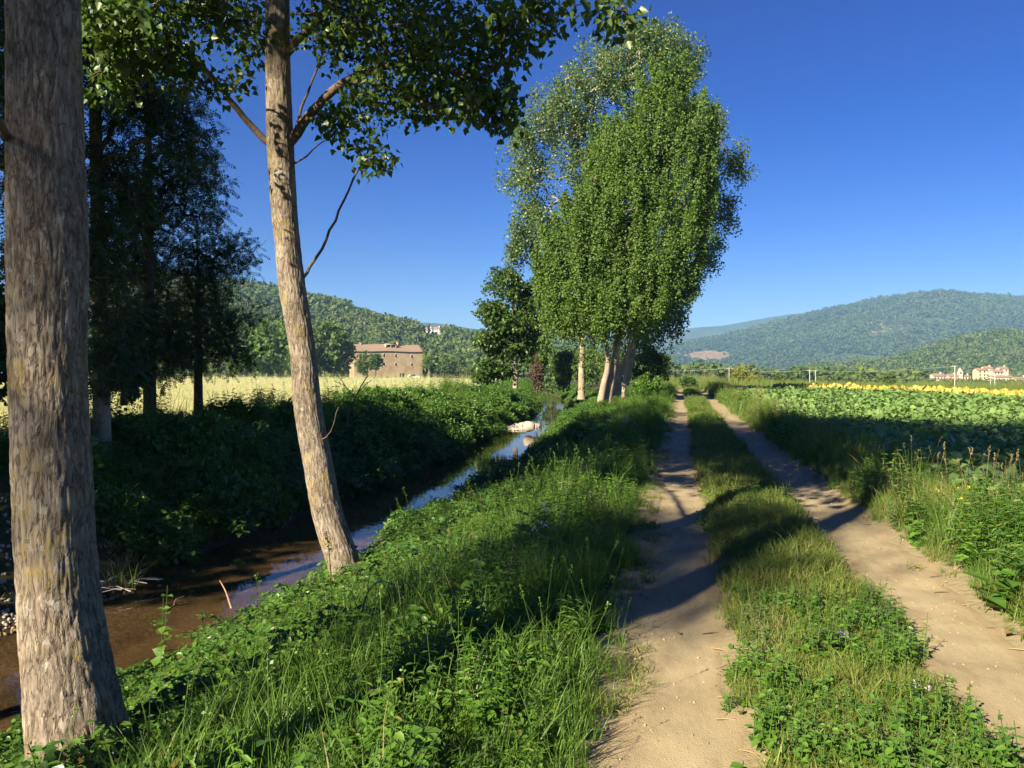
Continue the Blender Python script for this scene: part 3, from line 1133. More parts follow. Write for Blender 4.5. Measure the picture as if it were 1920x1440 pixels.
locust('bushy locust with two dark stems, right of the others on the shaded far bank', None, trk(372, 760, 22, 5.0, 0.11),
       ell_targets([(375, 500, 75, 90, 22), (430, 470, 50, 55, 22), (345, 580, 95, 80, 22.5), (420, 590, 75, 70, 21.5), (380, 660, 85, 40, 22), (450, 650, 35, 30, 21.5), (330, 670, 60, 50, 22)], 270, shell=0.25))
locust('tall dark locust between its two neighbours, single straight black stem on the far bank', None, trk(281, 760, 20, 10.0, 0.13),
       ell_targets([(290, 380, 110, 90, 20), (350, 310, 75, 60, 20), (270, 500, 90, 110, 20.5), (240, 620, 70, 80, 20), (310, 620, 60, 70, 20), (380, 400, 40, 45, 19.8), (260, 690, 60, 40, 20), (225, 690, 50, 60, 19.5)], 400, shell=0.2))
locust("tall locust with sunlit creeper clad stem just right of the thick poplar", None, trk(192, 770, 16.5, 13.0, 0.14, (-0.2, 0)),
       ell_targets([(260, 180, 120, 90, 16.5), (330, 250, 70, 60, 16.5), (210, 330, 70, 130, 16.5), (190, 480, 60, 120, 16), (215, 620, 50, 90, 16.2), (180, 40, 100, 90, 16.5), (200, 690, 45, 60, 16)], 350, shell=0.2), bm=BARK_B)


def free_locust(label, x, y, h, rx, n, z0=4.0, sq=1.0):
    z = float(height(x, y))
    c = np.array([x, y, z + (h + z0) / 2])
    t = c + rand_dir(n) * (0.25 + 0.75 * RNG.random((n, 1))) * np.array([rx, rx * sq, (h - z0) / 2])
    return locust(label, None, [(x, y, z - 0.2, 0.24), (x, y, z + h * 0.3, 0.18), (x + 0.1, y, z + h * 0.65, 0.12), (x, y + 0.2, z + h * 0.95, 0.03)], t, per=34, size=0.40, rad=(0.75, 0.75, 0.5))


free_locust('dark locust at the left edge of the picture, seen behind the thick poplar', -13.0, 12.5, 17, 3.6, 300, 1.5)
free_locust('big unseen locust added for shade on the far bank, upstream of the gravel beach', -12.2, 6.5, 15, 3.6, 280)  # out of view, added to keep the far bank in shade
free_locust('broad unseen locust added to shade verge and track, opposite the photographer', -12.3, 2.3, 18, 3.8, 340, 7.5)  # added outside the view as a shade caster for verge and track
free_locust('highest unseen locust, added behind the photographer for dappled shade', -11.8, -3.0, 20, 3.3, 150, 9.6)  # unseen, added with a sparse crown to dapple trunks and verge
free_locust('far unseen locust added well behind the photographer, its high crown shading the track', -12.7, -8.6, 22, 3.1, 260, 15.3)  # unseen shade caster, crown lifted so the leaning trunk stays sunlit
free_locust('thin high unseen locust, added rearmost behind the photographer to dapple the thick poplar', -11.1, -13.6, 16.5, 1.5, 36, 12.8)  # added out of view, narrow crown dapples the thick trunk's upper part


tg = np.array([-2.9, -5.0, 12.9]) + rand_dir(190) * (0.3 + 0.7 * RNG.random((190, 1))) * np.array([2.9, 2.6, 3.2])  # unseen poplar added so its crown shades the near crop
tree('poplar_tree', 'unseen rearmost poplar, added behind the photographer to shade the crop', 'tree', [(-3.2, -6.4, -0.5, 0.22), (-3.2, -6.4, 0.4, 0.18), (-3.2, -6.4, 4, 0.15), (-3.1, -6.0, 9, 0.13), (-2.9, -5.4, 15.5, 0.04)], tg, 40, (0.55, 0.55, 0.5), POPLAR, 0.15, LEAF_POP, BARK_B, 0.008, 0.07,
     'poplars along the near bank', skel0=0.5)
for lab, x, y, h in (('unseen dense tree added for shade, furthest left beyond the locusts', -18.0, -1.0, 13), ('unseen dense tree added for shade, middle one left beyond the locusts', -17.0, 5.5, 14), ('unseen dense tree added for shade, behind the tall locusts at the left', -17.5, 13.0, 14)):  # three trees added outside the view to deepen the far bank's shade
    z = float(height(x, y))
    t_ = np.array([x, y, z + h * 0.52]) + rand_dir(220) * (0.4 + 0.6 * RNG.random((220, 1))) * np.array([4.0, 4.0, h * 0.47])
    tree('wood_tree', lab, 'tree', [(x, y, z - 0.2, 0.3), (x, y, z + h * 0.4, 0.2), (x, y, z + h * 0.9, 0.04)], t_, 40, (0.8, 0.8, 0.6), POPLAR, 0.26, LEAF_ALD, BARK_D, 0.01, 0.1, 'unseen shade trees added left of the far bank')

# --- the clump of tall poplars beside the track
D5 = 50


def ptrunk(pts, D, r, top=None):
    out = []
    n = len(pts)
    for i, (a, b) in enumerate(pts):
        out.append((*at(a, b, D), r * (1 - 0.88 * i / (n - 1))))
    return out


def poplar(label, pts, D, r, ells, n, per, lm, size=0.15, rad=(0.34, 0.34, 0.9), shell=0.45, bm=BARK_B, r0=0.008, thick=1.0, shoots=None):
    return tree('poplar_tree', label, 'tree', ptrunk(pts, D, r), ell_targets([(a, b, c, d, D + dd) for a, b, c, d, dd in ells], n, shell=shell, thick=thick), per, rad, POPLAR, size, lm, bm, r0, 0.075,
                'tall poplars in the clump beside the track', seg=0.9, wob=0.15, skel0=0.25, droop=0.0, up=0.5, shoots=shoots)


poplar('dense green poplar with the widest crown, its pale stem at the front of the clump', [(1136, 776), (1146, 712), (1156, 655), (1185, 520), (1215, 380), (1245, 240), (1262, 150)], 49, 0.26,
       [(1180, 330, 85, 125, 0), (1240, 225, 65, 95, 0), (1262, 160, 34, 50, 0), (1285, 330, 66, 140, 0.5), (1245, 470, 84, 120, 0), (1190, 540, 75, 78, -0.5), (1305, 260, 36, 90, 0.5), (1160, 430, 75, 110, -0.5), (1265, 545, 40, 58, 0.5)], 620, 290, LEAF_POPB, size=0.12, shoots=(2.2, 0.45), shell=0.6)
poplar('dense poplar low on the left of the clump, its crown reaching almost to the bank', [(1123, 768), (1133, 715), (1140, 672), (1122, 560), (1105, 450), (1100, 370)], 48.5, 0.22,
       [(1080, 545, 72, 82, 0), (1110, 450, 68, 100, 0), (1100, 588, 72, 42, -0.5), (1048, 595, 42, 40, 0), (1040, 510, 35, 75, 0), (1130, 360, 42, 70, 0), (1150, 580, 55, 40, -1)], 430, 270, LEAF_POPB, size=0.12, shoots=(1.8, 0.45), shell=0.6)
poplar('airy pale poplar behind the clump, bare white limbs showing on its left', [(1150, 758), (1155, 690), (1150, 560), (1120, 420), (1085, 280), (1060, 150)], 54, 0.28,
       [(985, 300, 55, 110, 0), (1000, 430, 55, 62, 0), (1055, 215, 72, 75, 0), (1150, 140, 90, 75, 0.5), (1230, 85, 62, 48, 0.5), (1290, 115, 36, 52, 0.5), (1100, 310, 65, 110, 0), (970, 480, 25, 35, 0), (1190, 60, 40, 26, 0.5)], 860, 54, LEAF_POPC, rad=(0.45, 0.45, 0.75), shell=0.3, r0=0.008)
poplar('thin airy poplar whose small crown sticks out to the right of the clump', [(1160, 756), (1166, 690), (1230, 560), (1310, 430), (1370, 300)], 55, 0.20,
       [(1382, 305, 34, 44, 0), (1362, 395, 34, 55, 0), (1330, 480, 32, 46, 0), (1345, 235, 18, 52, 0), (1320, 380, 40, 90, 0)], 230, 36, LEAF_POPC, rad=(0.45, 0.45, 0.6), shell=0.2, r0=0.008)
poplar('shaded poplar with reddish stem at the right foot of the clump', [(1175, 722), (1183, 675), (1200, 600), (1225, 500), (1250, 420)], 57, 0.24,
       [(1220, 612, 48, 36, 0), (1255, 600, 35, 50, 0), (1235, 520, 50, 70, 0), (1190, 640, 40, 25, 0)], 280, 36, LEAF_ALD)
poplar('thin bare stemmed poplar between the stems of the clump', [(1168, 752), (1172, 700), (1180, 640), (1190, 560)], 51, 0.13, [(1200, 590, 45, 50, 0.5)], 70, 26, LEAF_POPB)

# --- alder on the far bank left of the clump
tree('alder_tree', 'dark green alder with clean pale trunk standing alone left of the poplar clump', 'tree', ptrunk([(966, 728), (967, 690), (968, 640), (962, 590), (958, 520)], 58, 0.19),
     ell_targets([(950, 535, 40, 34, 58), (925, 585, 30, 30, 58), (985, 570, 26, 45, 58.5), (918, 640, 26, 30, 57.5), (950, 610, 45, 28, 58), (985, 640, 22, 45, 58.5), (925, 685, 28, 20, 57.5), (908, 700, 20, 24, 57.5), (940, 700, 24, 14, 58), (950, 660, 30, 22, 58), (1000, 600, 12, 40, 58)], 430, shell=0.4), 40, (0.5, 0.5, 0.3), POPLAR, 0.20, LEAF_ALD, BARK_B, 0.009, 0.09, seg=0.7, up=0.9, skel0=0.35)
# ------------------------------------------------------------------ undergrowth, grass, crops (stuff)
G_LUSH = leafmat('lush_grass', (0.057, 0.133, 0.019), (0.141, 0.238, 0.040), (0.26, 0.21, 0.09), 0.35, 0.45, 0.3, inst=0.5, thr=0.98)
G_DRYISH = leafmat('dryish_grass', (0.092, 0.149, 0.026), (0.207, 0.249, 0.053), (0.30, 0.25, 0.11), 0.32, 0.5, 0.25, inst=0.5, thr=0.93)
G_HAY = leafmat('hay_grass', (0.339, 0.389, 0.156), (0.588, 0.518, 0.300), None, 0.2, 0.6, 0.2, inst=0.6)
HERB = leafmat('herb_leaf', (0.057, 0.143, 0.019), (0.134, 0.254, 0.038), (0.15, 0.17, 0.04), 0.32, 0.42, 0.4, inst=0.5, thr=0.96)
HERB_B = leafmat('bramble_leaf', (0.044, 0.116, 0.019), (0.112, 0.213, 0.034), (0.16, 0.12, 0.03), 0.26, 0.38, 0.45, inst=0.4, thr=0.975)
HERB_L = leafmat('pale_herb_leaf', (0.098, 0.150, 0.050), (0.172, 0.231, 0.083), None, 0.3, 0.5, 0.3, inst=0.4)
BUSHL = leafmat('bank_bush_leaf', (0.056, 0.130, 0.019), (0.145, 0.259, 0.038), None, 0.3, 0.4, 0.4, inst=0.4)
CROPL = leafmat('crop_leaf', (0.111, 0.212, 0.061), (0.236, 0.352, 0.099), None, 0.28, 0.5, 0.3, inst=0.4)
SUNY = leafmat('sunflower_petal', (0.48, 0.38, 0.06), (0.60, 0.48, 0.08), None, 0.2, 0.6, 0.2)
STRAW = plain('dry_stem', (0.36, 0.27, 0.15), 0.8, 0.2, 12)


def tuft(n, h0, h1, spread, width, bend, rng, heads=0, mb=None, seg=4):
    mb = mb or MB()
    k = seg + 1
    t = np.linspace(0, 1, k)
    az = rng.random(n) * 6.283
    h = rng.uniform(h0, h1, n)
    r = spread * np.sqrt(rng.random(n))
    a2 = rng.random(n) * 6.283
    base = np.stack([np.cos(a2) * r, np.sin(a2) * r, np.full(n, -0.02)], 1)
    be = rng.uniform(0.25, 1.0, n) * bend
    hx = h[:, None] * be[:, None] * t[None] ** 1.8
    hz = h[:, None] * (t[None] - 0.42 * be[:, None] * t[None] ** 2.6)
    dx, dy = np.cos(az), np.sin(az)
    c = base[:, None] + np.stack([dx[:, None] * hx, dy[:, None] * hx, hz], -1)
    w = width * rng.uniform(0.7, 1.3, n)[:, None] * (1 - t[None] ** 2.2) * 0.5 + 0.0004
    tw = az + 1.57 + rng.normal(size=n) * 0.5
    s = np.stack([np.cos(tw), np.sin(tw), np.zeros(n)], -1)[:, None] * w[..., None]
    V = np.stack([c - s, c + s], 2).reshape(n, -1, 3)
    q = np.array([(2 * i, 2 * i + 1, 2 * i + 3, 2 * i + 2) for i in range(seg)])
    Q = (q[None] + (np.arange(n) * 2 * k)[:, None, None]).reshape(-1, 4)
    mb.add(V.reshape(-1, 3), Q, tint=np.repeat(rng.random(n), 2 * k))
    for _ in range(heads):
        a = rng.random() * 6.283
        H = h1 * rng.uniform(1.15, 1.7)
        b = rng.uniform(0.1, 0.3)
        P = np.array([(math.cos(a) * b * H * x ** 2, math.sin(a) * b * H * x ** 2, H * x) for x in np.linspace(0, 1, 5)])
        V, Q = tube(P, 0.0016, 3)
        mb.add(V, Q, tint=0.97)
        L = rng.uniform(0.05, 0.10)
        d = unit(P[-1] - P[-2])
        m = 14
        f = rng.random(m)
        leaf_cloud(mb, RHOMB, P[-1] - d * L * f[:, None], 1, (0.008, 0.008, 0.012), 0.016, rng, droop=-0.6)
        mb.a[-1] = np.full(len(mb.v[-1]), 0.97)
    return mb


def herb(rng, h, nst, tpl, lsize, pairs, spread=0.08, stem=0.003, leanf=0.25, flower=None):
    """upright leafy stems"""
    mb = MB()
    for _ in range(nst):
        a, r = rng.random() * 6.283, spread * math.sqrt(rng.random())
        H = h * rng.uniform(0.7, 1.15)
        le = rng.uniform(0, leanf)
        a2 = rng.random() * 6.283
        x = np.linspace(0, 1, 6)
        P = np.stack([math.cos(a) * r + math.cos(a2) * le * H * x ** 1.6, math.sin(a) * r + math.sin(a2) * le * H * x ** 1.6, H * x - 0.02], 1)
        V, Q = tube(P, np.linspace(stem, stem * 0.4, 6), 4)
        mb.add(V, Q, tint=0.4)
        for k in range(pairs):
            f = 0.12 + 0.86 * (k + rng.random() * 0.5) / pairs
            p = np.array([np.interp(f, x, P[:, i]) for i in range(3)])
            az = k * 1.571 + rng.normal() * 0.3
            for sgn in (0, math.pi):
                d = np.array([math.cos(az + sgn), math.sin(az + sgn), rng.uniform(-0.15, 0.55)])
                nr = np.array([0, 0, 1.0]) + rng.normal(size=3) * 0.25
                s = lsize * (1.1 - 0.65 * f) * rng.uniform(0.75, 1.25)
                V, Q = put_leaves(tpl, p[None], d[None], nr[None], s)
                mb.add(V, Q, tint=rng.random())
        if flower:
            flower(mb, P[-1], rng)
    return mb


def bramble(rng, canes, L, lsize):
    mb = MB()
    for _ in range(canes):
        a = rng.random() * 6.283
        H = rng.uniform(0.25, 0.6) * L
        x = np.linspace(0, 1, 9)
        P = np.stack([math.cos(a) * L * x * 0.8, math.sin(a) * L * x * 0.8, H * np.sin(x * 2.5) ** 0.9 - 0.04], 1) + rng.normal(size=(9, 3)) * 0.015
        V, Q = tube(P, np.linspace(0.004, 0.0015, 9), 4)
        mb.add(V, Q, tint=0.2)
        n = int(15 * L / 0.7)
        for k in range(n):
            f = (k + rng.random()) / n
            p = np.array([np.interp(f, x, P[:, i]) for i in range(3)])
            az = rng.random() * 6.283
            d0 = np.array([math.cos(az), math.sin(az), rng.uniform(0.0, 0.7)])
            q = p + unit(d0) * rng.uniform(0.03, 0.12)
            for da in (-1.2, 0, 1.2):
                d = np.array([math.cos(az + da), math.sin(az + da), rng.uniform(-0.3, 0.25)])
                nr = np.array([0, 0, 1.0]) + rng.normal(size=3) * 0.35
                V, Q = put_leaves(OVATE, q[None], d[None], nr[None], lsize * rng.uniform(0.7, 1.25))
                mb.add(V, Q, tint=rng.random())
    return mb


def rosette(rng, n, size, tpl=OVATE):
    mb = MB()
    for k in range(n):
        a = rng.random() * 6.283
        d = np.array([math.cos(a), math.sin(a), rng.uniform(0.1, 0.9)])
        p = np.array([rng.normal() * 0.04, rng.normal() * 0.04, 0.0])
        V, Q = put_leaves(tpl, p[None], d[None], np.array([[0, 0, 1.0]]) + rng.normal(size=(1, 3)) * 0.2, size * rng.uniform(0.6, 1.3))
        mb.add(V, Q, tint=rng.random())
    return mb


def bushmesh(rng, n, rx, rz, size, tpl=OVATE):
    mb = MB()
    cl = rand_dir(max(8, n // 26), rng)
    cl[:, 2] = np.abs(cl[:, 2])
    c = cl * np.array([rx, rx, rz]) * (0.55 + 0.45 * rng.random((len(cl), 1)))
    leaf_cloud(mb, tpl, c, 26, (rx * 0.32, rx * 0.32, rz * 0.30), size, rng, droop=0.25, up=0.9)
    for _ in range(7):
        a = rng.random() * 6.283
        P = np.array([(math.cos(a) * rx * 0.7 * x, math.sin(a) * rx * 0.7 * x, rz * 1.0 * x) for x in (0, 0.5, 1)])
        V, Q = tube(P, [0.012, 0.008, 0.003], 4)
        mb.add(V, Q, tint=0.2)
    return mb


g = np.random.default_rng(77)
p_lush = [tuft(26, 0.20, 0.42, 0.09, 0.0075, 0.85, g).mesh('grass_tuft', G_LUSH) for _ in range(5)] + [tuft(20, 0.3, 0.5, 0.08, 0.006, 0.6, g, heads=1).mesh('grass_tuft', G_LUSH) for _ in range(2)]
p_short = [tuft(30, 0.07, 0.17, 0.10, 0.0055, 0.9, g).mesh('grass_tuft', G_DRYISH) for _ in range(5)] + [tuft(22, 0.10, 0.22, 0.08, 0.005, 0.8, g).mesh('grass_tuft', G_DRYISH) for _ in range(2)]
p_tall = [tuft(30, 0.28, 0.55, 0.12, 0.0075, 0.7, g, heads=1).mesh('grass_tuft', G_DRYISH) for _ in range(2)] + [tuft(30, 0.28, 0.55, 0.12, 0.0075, 0.7, g).mesh('grass_tuft', G_DRYISH) for _ in range(2)] + [tuft(26, 0.25, 0.5, 0.1, 0.008, 0.8, g).mesh('grass_tuft', G_LUSH) for _ in range(3)]
p_herb = [herb(g, 0.42, 5, OVATE, 0.085, 7, 0.10).mesh('herb', HERB) for _ in range(2)] + [herb(g, 0.46, 4, OVATE, 0.14, 5, 0.12).mesh('herb', HERB), tuft(16, 0.45, 0.75, 0.10, 0.011, 0.9, g).mesh('grass_tuft', G_LUSH)] + [herb(g, 0.5, 5, LANCE, 0.10, 11, 0.1).mesh('herb', HERB) for _ in range(2)] + [herb(g, 0.36, 4, LANCE, 0.07, 10, 0.08).mesh('herb', HERB_L)] + [rosette(g, 18, 0.10).mesh('herb', HERB)]
p_low = [rosette(g, 16, 0.042).mesh('low_herb', HERB) for _ in range(3)] + [herb(g, 0.16, 6, OVATE, 0.045, 5, 0.09).mesh('low_herb', HERB) for _ in range(2)] + [herb(g, 0.2, 4, LANCE, 0.05, 7, 0.07).mesh('low_herb', HERB_L)]
p_bram = [bramble(g, 5, 0.75, 0.085).mesh('bramble', HERB_B) for _ in range(4)] + [bramble(g, 6, 0.5, 0.07).mesh('bramble', HERB) for _ in range(2)]
p_bush = [bushmesh(g, 1500, 0.75, 0.75, 0.12).mesh('bank_bush', BUSHL) for _ in range(3)] + [bushmesh(g, 1300, 0.6, 0.95, 0.15).mesh('bank_bush', HERB_B) for _ in range(2)]


def logv(n, a, b):
    return np.exp(RNG.uniform(math.log(a), math.log(b), n))


def inpath(u, v, m=0.0):
    """inside a wheel track (ragged edge)"""
    e = (n2(u, v, 2.2, 71, 4) - 0.5) * 0.55
    return ((np.abs(u) < 0.33 + e - m) | (np.abs(u - 1.74) < 0.40 + e - m)) & (v < 75)


def spread(name, protos, us, vs, s0, grow_=0.0, jitter=0.42, keep=None, tilt=0.15, sink=0.0, coll=None, slope=None, pf=0.55):
    z = height(us, vs)
    k = np.ones(len(us), bool) if keep is None else keep
    k &= np.hypot(us, vs) > 1.6
    us, vs, z = us[k], vs[k], z[k]
    n = len(us)
    s = s0 * (1 + grow_ * np.maximum(0, vs - 6)) * RNG.uniform(1 - jitter, 1 + jitter, n)
    if slope is not None:
        s = s * slope(us, vs)
    K = len(protos)
    # species grow in drifts: the kind follows a slow noise, with strays
    dr = np.clip((n2(us, vs, pf, 101 + K, 3) - 0.22) / 0.56, 0, 0.999)
    idx = np.where(RNG.random(n) < 0.65, (dr * K).astype(int), RNG.integers(0, K, n))
    cc = coll or proto_collection(name + '_kinds', protos)
    o = scatter(name, np.stack([us, vs, z - sink], 1), cc, len(protos), zrot(n, tilt), s, idx)
    return tag(o, kind='stuff')


def riv_e(u, v):
    return u - river_c(v) - river_w(v)


patchy = lambda u, v, f, sd: n2(u, v, f, sd, 3)

# near bank verge: tall grass
n = 10500
v = logv(n, 1.6, 95); u = RNG.uniform(0, 1, n) ** 0.75
u = -0.30 - u * 4.6
hk = lambda u, v: np.interp(-u, [0.3, 0.75, 1.3, 2.4, 3.4, 5], [0.30, 0.50, 0.72, 0.56, 0.36, 0.30]) * (0.6 + 0.8 * patchy(u, v, 0.7, 31))
spread('verge_grass', p_lush, u, v, 1.0, 0.016, keep=(~inpath(u, v)) & (riv_e(u, v) > 0.25), slope=hk)
n = 1500
v = logv(n, 1.7, 8); u = -0.45 - RNG.random(n) * 1.9
spread('verge_long_grass', p_lush, u, v, 0.95, 0.0, keep=(~inpath(u, v)) & (patchy(u, v, 0.8, 87) > 0.40), slope=lambda u, v: np.interp(-u, [0.4, 0.9, 2.4], [0.5, 0.95, 0.85]))
# near bank verge: leafy herbs
n = 4200
v = logv(n, 1.8, 80); u = -0.55 - RNG.random(n) * 4.3
spread('verge_herbs', p_herb, u, v, 0.9, 0.016, keep=(~inpath(u, v)) & (riv_e(u, v) > 0.3) & (patchy(u, v, 0.9, 33) > 0.42), slope=lambda u, v: np.interp(-u, [0.5, 1.1, 2.4, 5], [0.45, 0.85, 0.60, 0.40]))
# brambles on the slope to the water
n = 1500
v = logv(n, 2.4, 60); u = river_c(v) + river_w(v) + 0.15 + RNG.random(n) * 3.2
spread('bramble_undergrowth', p_bram, u, v, 0.82, 0.015, keep=(u < -1.7), slope=lambda u, v: 0.36 + 0.4 * patchy(u, v, 0.8, 35))
n = 70
a = RNG.random(n) * 6.283; r = 0.22 + 0.5 * RNG.random(n)
spread('trunk_foot_ivy', p_bram, -2.98 + r * np.cos(a), 3.40 + r * np.sin(a), 0.42, 0.0)
# strip between the wheel tracks
n = 7600
v = logv(n, 1.8, 90); u = RNG.uniform(0.30, 1.36, n)
spread('strip_grass', p_short, u, v, 1.0, 0.02, keep=(~inpath(u, v, 0.03)), slope=lambda u, v: 0.4 + 0.7 * patchy(u, v, 0.9, 37))
n = 1900
v = logv(n, 1.8, 70); u = RNG.uniform(0.25, 1.40, n)
spread('strip_herbs', p_low, u, v, 1.0, 0.02, keep=(~inpath(u, v, 0.06)) & (patchy(u, v, 1.3, 39) > 0.44))
# ragged tufts creeping over the track edges
n = 900
v = logv(n, 2, 40); u = np.where(RNG.random(n) < 0.5, RNG.normal(-0.38, 0.09, n), np.where(RNG.random(n) < 0.5, RNG.normal(1.28, 0.1, n), RNG.normal(2.2, 0.1, n)))
spread('edge_grass', p_short[:5], u, v, 0.62, 0.03, keep=patchy(u, v, 1.6, 41) > 0.50, tilt=0.3)
# verge beside the crop
n = 6200
v = logv(n, 2.5, 110); u = 2.12 + RNG.random(n) ** 0.9 * 1.5
spread('field_verge_grass', p_tall, u, v, 1.0, 0.016, keep=~inpath(u, v, 0.05), slope=lambda u, v: np.interp(u, [2.1, 2.35, 2.8, 3.6], [0.28, 0.5, 0.78, 0.7]) * (0.6 + 0.8 * patchy(u, v, 0.8, 43)))
n = 1300
v = logv(n, 3, 70); u = 2.2 + RNG.random(n) * 1.3
spread('field_verge_herbs', p_herb + p_low[:2], u, v, 0.85, 0.015, keep=(~inpath(u, v)) & (patchy(u, v, 1.0, 45) > 0.42))
# far bank bushes and the bank top
n = 1150
v = logv(n, 7.5, 190); e = RNG.random(n) ** 0.8
u = river_c(v) - river_w(v) - 0.1 - e * 4.0
spread('bank_undergrowth', p_bush, u, v, 0.62, 0.004, keep=((v > 12) | (riv_e(u, v) < -6.4)) & ((v > 26) | (patchy(u, v, 0.5, 57) > 0.5)), slope=lambda u, v: (0.5 + 0.9 * patchy(u, v, 0.35, 47)))
# herbs and grass down to the far water line
n = 2600
v = logv(n, 7.5, 70); u = river_c(v) - river_w(v) - 0.02 - RNG.random(n) ** 1.3 * 3.6
spread('bank_herbs', p_herb + p_bram + p_lush[:2], u, v, 0.75, 0.01, keep=(v > 12), tilt=0.3)
n = 700
v = logv(n, 9, 60); u = river_c(v) - river_w(v) - 3.0 - RNG.random(n) * 1.6
spread('bank_top_herbs', p_herb + p_lush[5:], u, v, 1.6, 0.008, tilt=0.2)
# near bank bushes further along
n = 420
v = RNG.uniform(14, 170, n); u = river_c(v) + river_w(v) + 0.3 + RNG.random(n) * 2.6
spread('waterside_undergrowth', p_bush, u, v, 0.42, 0.004, keep=(u < -2.2), slope=lambda u, v: (0.5 + 0.9 * patchy(u, v, 0.5, 49)))
n = 75
v = RNG.uniform(9.5, 24, n); u = river_c(v) + river_w(v) + RNG.random(n) * 1.1
spread('waterside_shoots', p_bush + p_bram, u, v, 0.42, 0.0, slope=lambda u, v: (0.5 + 0.8 * patchy(u, v, 0.6, 59)))
# hay field
n = 12000
D = np.exp(RNG.uniform(math.log(18), math.log(300), n)); px = RNG.uniform(-100, 1040, n)
P = CAM + RT * ((px - 960) / F * D)[:, None] + LV * D[:, None]
u, v = P[:, 0], P[:, 1]
p_hay = [tuft(26, 0.25, 0.5, 0.22, 0.010, 0.7, g, heads=3, seg=3).mesh('hay_tuft', G_HAY) for _ in range(5)]
o = spread('hay_grass', p_hay, u, v, 0.55, 0.009, keep=(u < river_c(v) - river_w(v) - 3.9), slope=lambda u, v: 0.6 + 0.8 * patchy(u, v, 0.1, 51))
# meadow right of the track beyond the crop, and the verge far along
n = 3000
D = np.exp(RNG.uniform(math.log(55), math.log(260), n)); px = RNG.uniform(1180, 2000, n)
P = CAM + RT * ((px - 960) / F * D)[:, None] + LV * D[:, None]
bnd = np.interp(px, [1300, 1537, 1920, 2200], [75, 60, 39, 30])
spread('meadow_grass', p_tall, P[:, 0], P[:, 1], 0.8, 0.012, keep=(D > bnd + 3) & (~inpath(P[:, 0], P[:, 1])), slope=None)


# --- crop with large drooping leaves
def crop_plant(rng, n=16, L0=0.175, h=0.36):
    mb = MB()
    t = np.linspace(0, 1, 5)
    wv = np.array([0.05, 0.36, 0.40, 0.24, 0.0])
    for k in range(n):
        az = k * 2.4 + rng.normal() * 0.3
        L = L0 * rng.uniform(0.75, 1.35)
        f = (k + 1) / n
        z0 = h * (0.35 + 0.65 * f) * rng.uniform(0.9, 1.1)
        pet = rng.uniform(0.03, 0.16) * (1.2 - 0.7 * f)
        d = np.array([math.cos(az), math.sin(az), 0])
        s = np.array([-math.sin(az), math.cos(az), 0])
        el = rng.uniform(0.0, 0.8)
        dr = rng.uniform(0.7, 1.5)
        c = d * pet + np.array([0, 0, z0])
        x = L * (t - 0.12 * dr * t ** 3)
        zz = L * (el * t - dr * t ** 2 * 0.7)
        mid = c + d * x[:, None] + np.array([0, 0, 1]) * zz[:, None]
        roll = rng.normal() * 0.35
        V = []
        for i in range(5):
            w = wv[i] * L * rng.uniform(0.9, 1.1)
            up = np.array([0, 0, 1.0])
            e = s * math.cos(roll) + up * math.sin(roll)
            V += [mid[i] - e * w + up * w * 0.3, mid[i], mid[i] + e * w + up * w * 0.3]
        Q = [(3 * i + j, 3 * i + j + 1, 3 * i + j + 4, 3 * i + j + 3) for i in range(4) for j in range(2)]
        mb.add(V, Q, tint=rng.random())
        st = np.array([d * 0.0 + np.array([0, 0, z0 * 0.75]), c, mid[1]])
        V, Q = tube(st, 0.004, 3)
        mb.add(V, Q, tint=0.9)
    V, Q = tube(np.array([(0, 0, -0.03), (0.01, 0, h * 0.6), (0, 0.01, h)]), [0.012, 0.010, 0.006], 5)
    mb.add(V, Q, tint=0.8)
    return mb.mesh('crop_plant', CROPL, True)


p_crop = [crop_plant(g) for _ in range(8)]
us, vs = [], []
for r in np.arange(3.45, 62, 0.42):
    vv = np.arange(2.5, 90, 0.35)
    vv = vv + RNG.normal(size=len(vv)) * 0.07
    us.append(np.full(len(vv), r) + RNG.normal(size=len(vv)) * 0.06); vs.append(vv)
u, v = np.concatenate(us), np.concatenate(vs)
rel = np.stack([u, v], 1)
D = rel @ LV[:2]
px = 960 + F * (rel @ RT[:2]) / np.maximum(D, 0.1)
bnd = np.interp(px, [1300, 1537, 1920, 2200], [75, 60, 39, 30])
keep = (D > 3) & (px < 2050) & (D < bnd) & (RNG.random(len(u)) < np.clip(26 / np.maximum(D, 1), 0.3, 1))
o = spread('crop_leaves', p_crop, u, v, 1.0, 0.0, 0.15, keep=keep, slope=lambda a, b: 1.0 + np.clip((np.hypot(a, b) - 26) / 60, 0, 0.5), tilt=0.08)


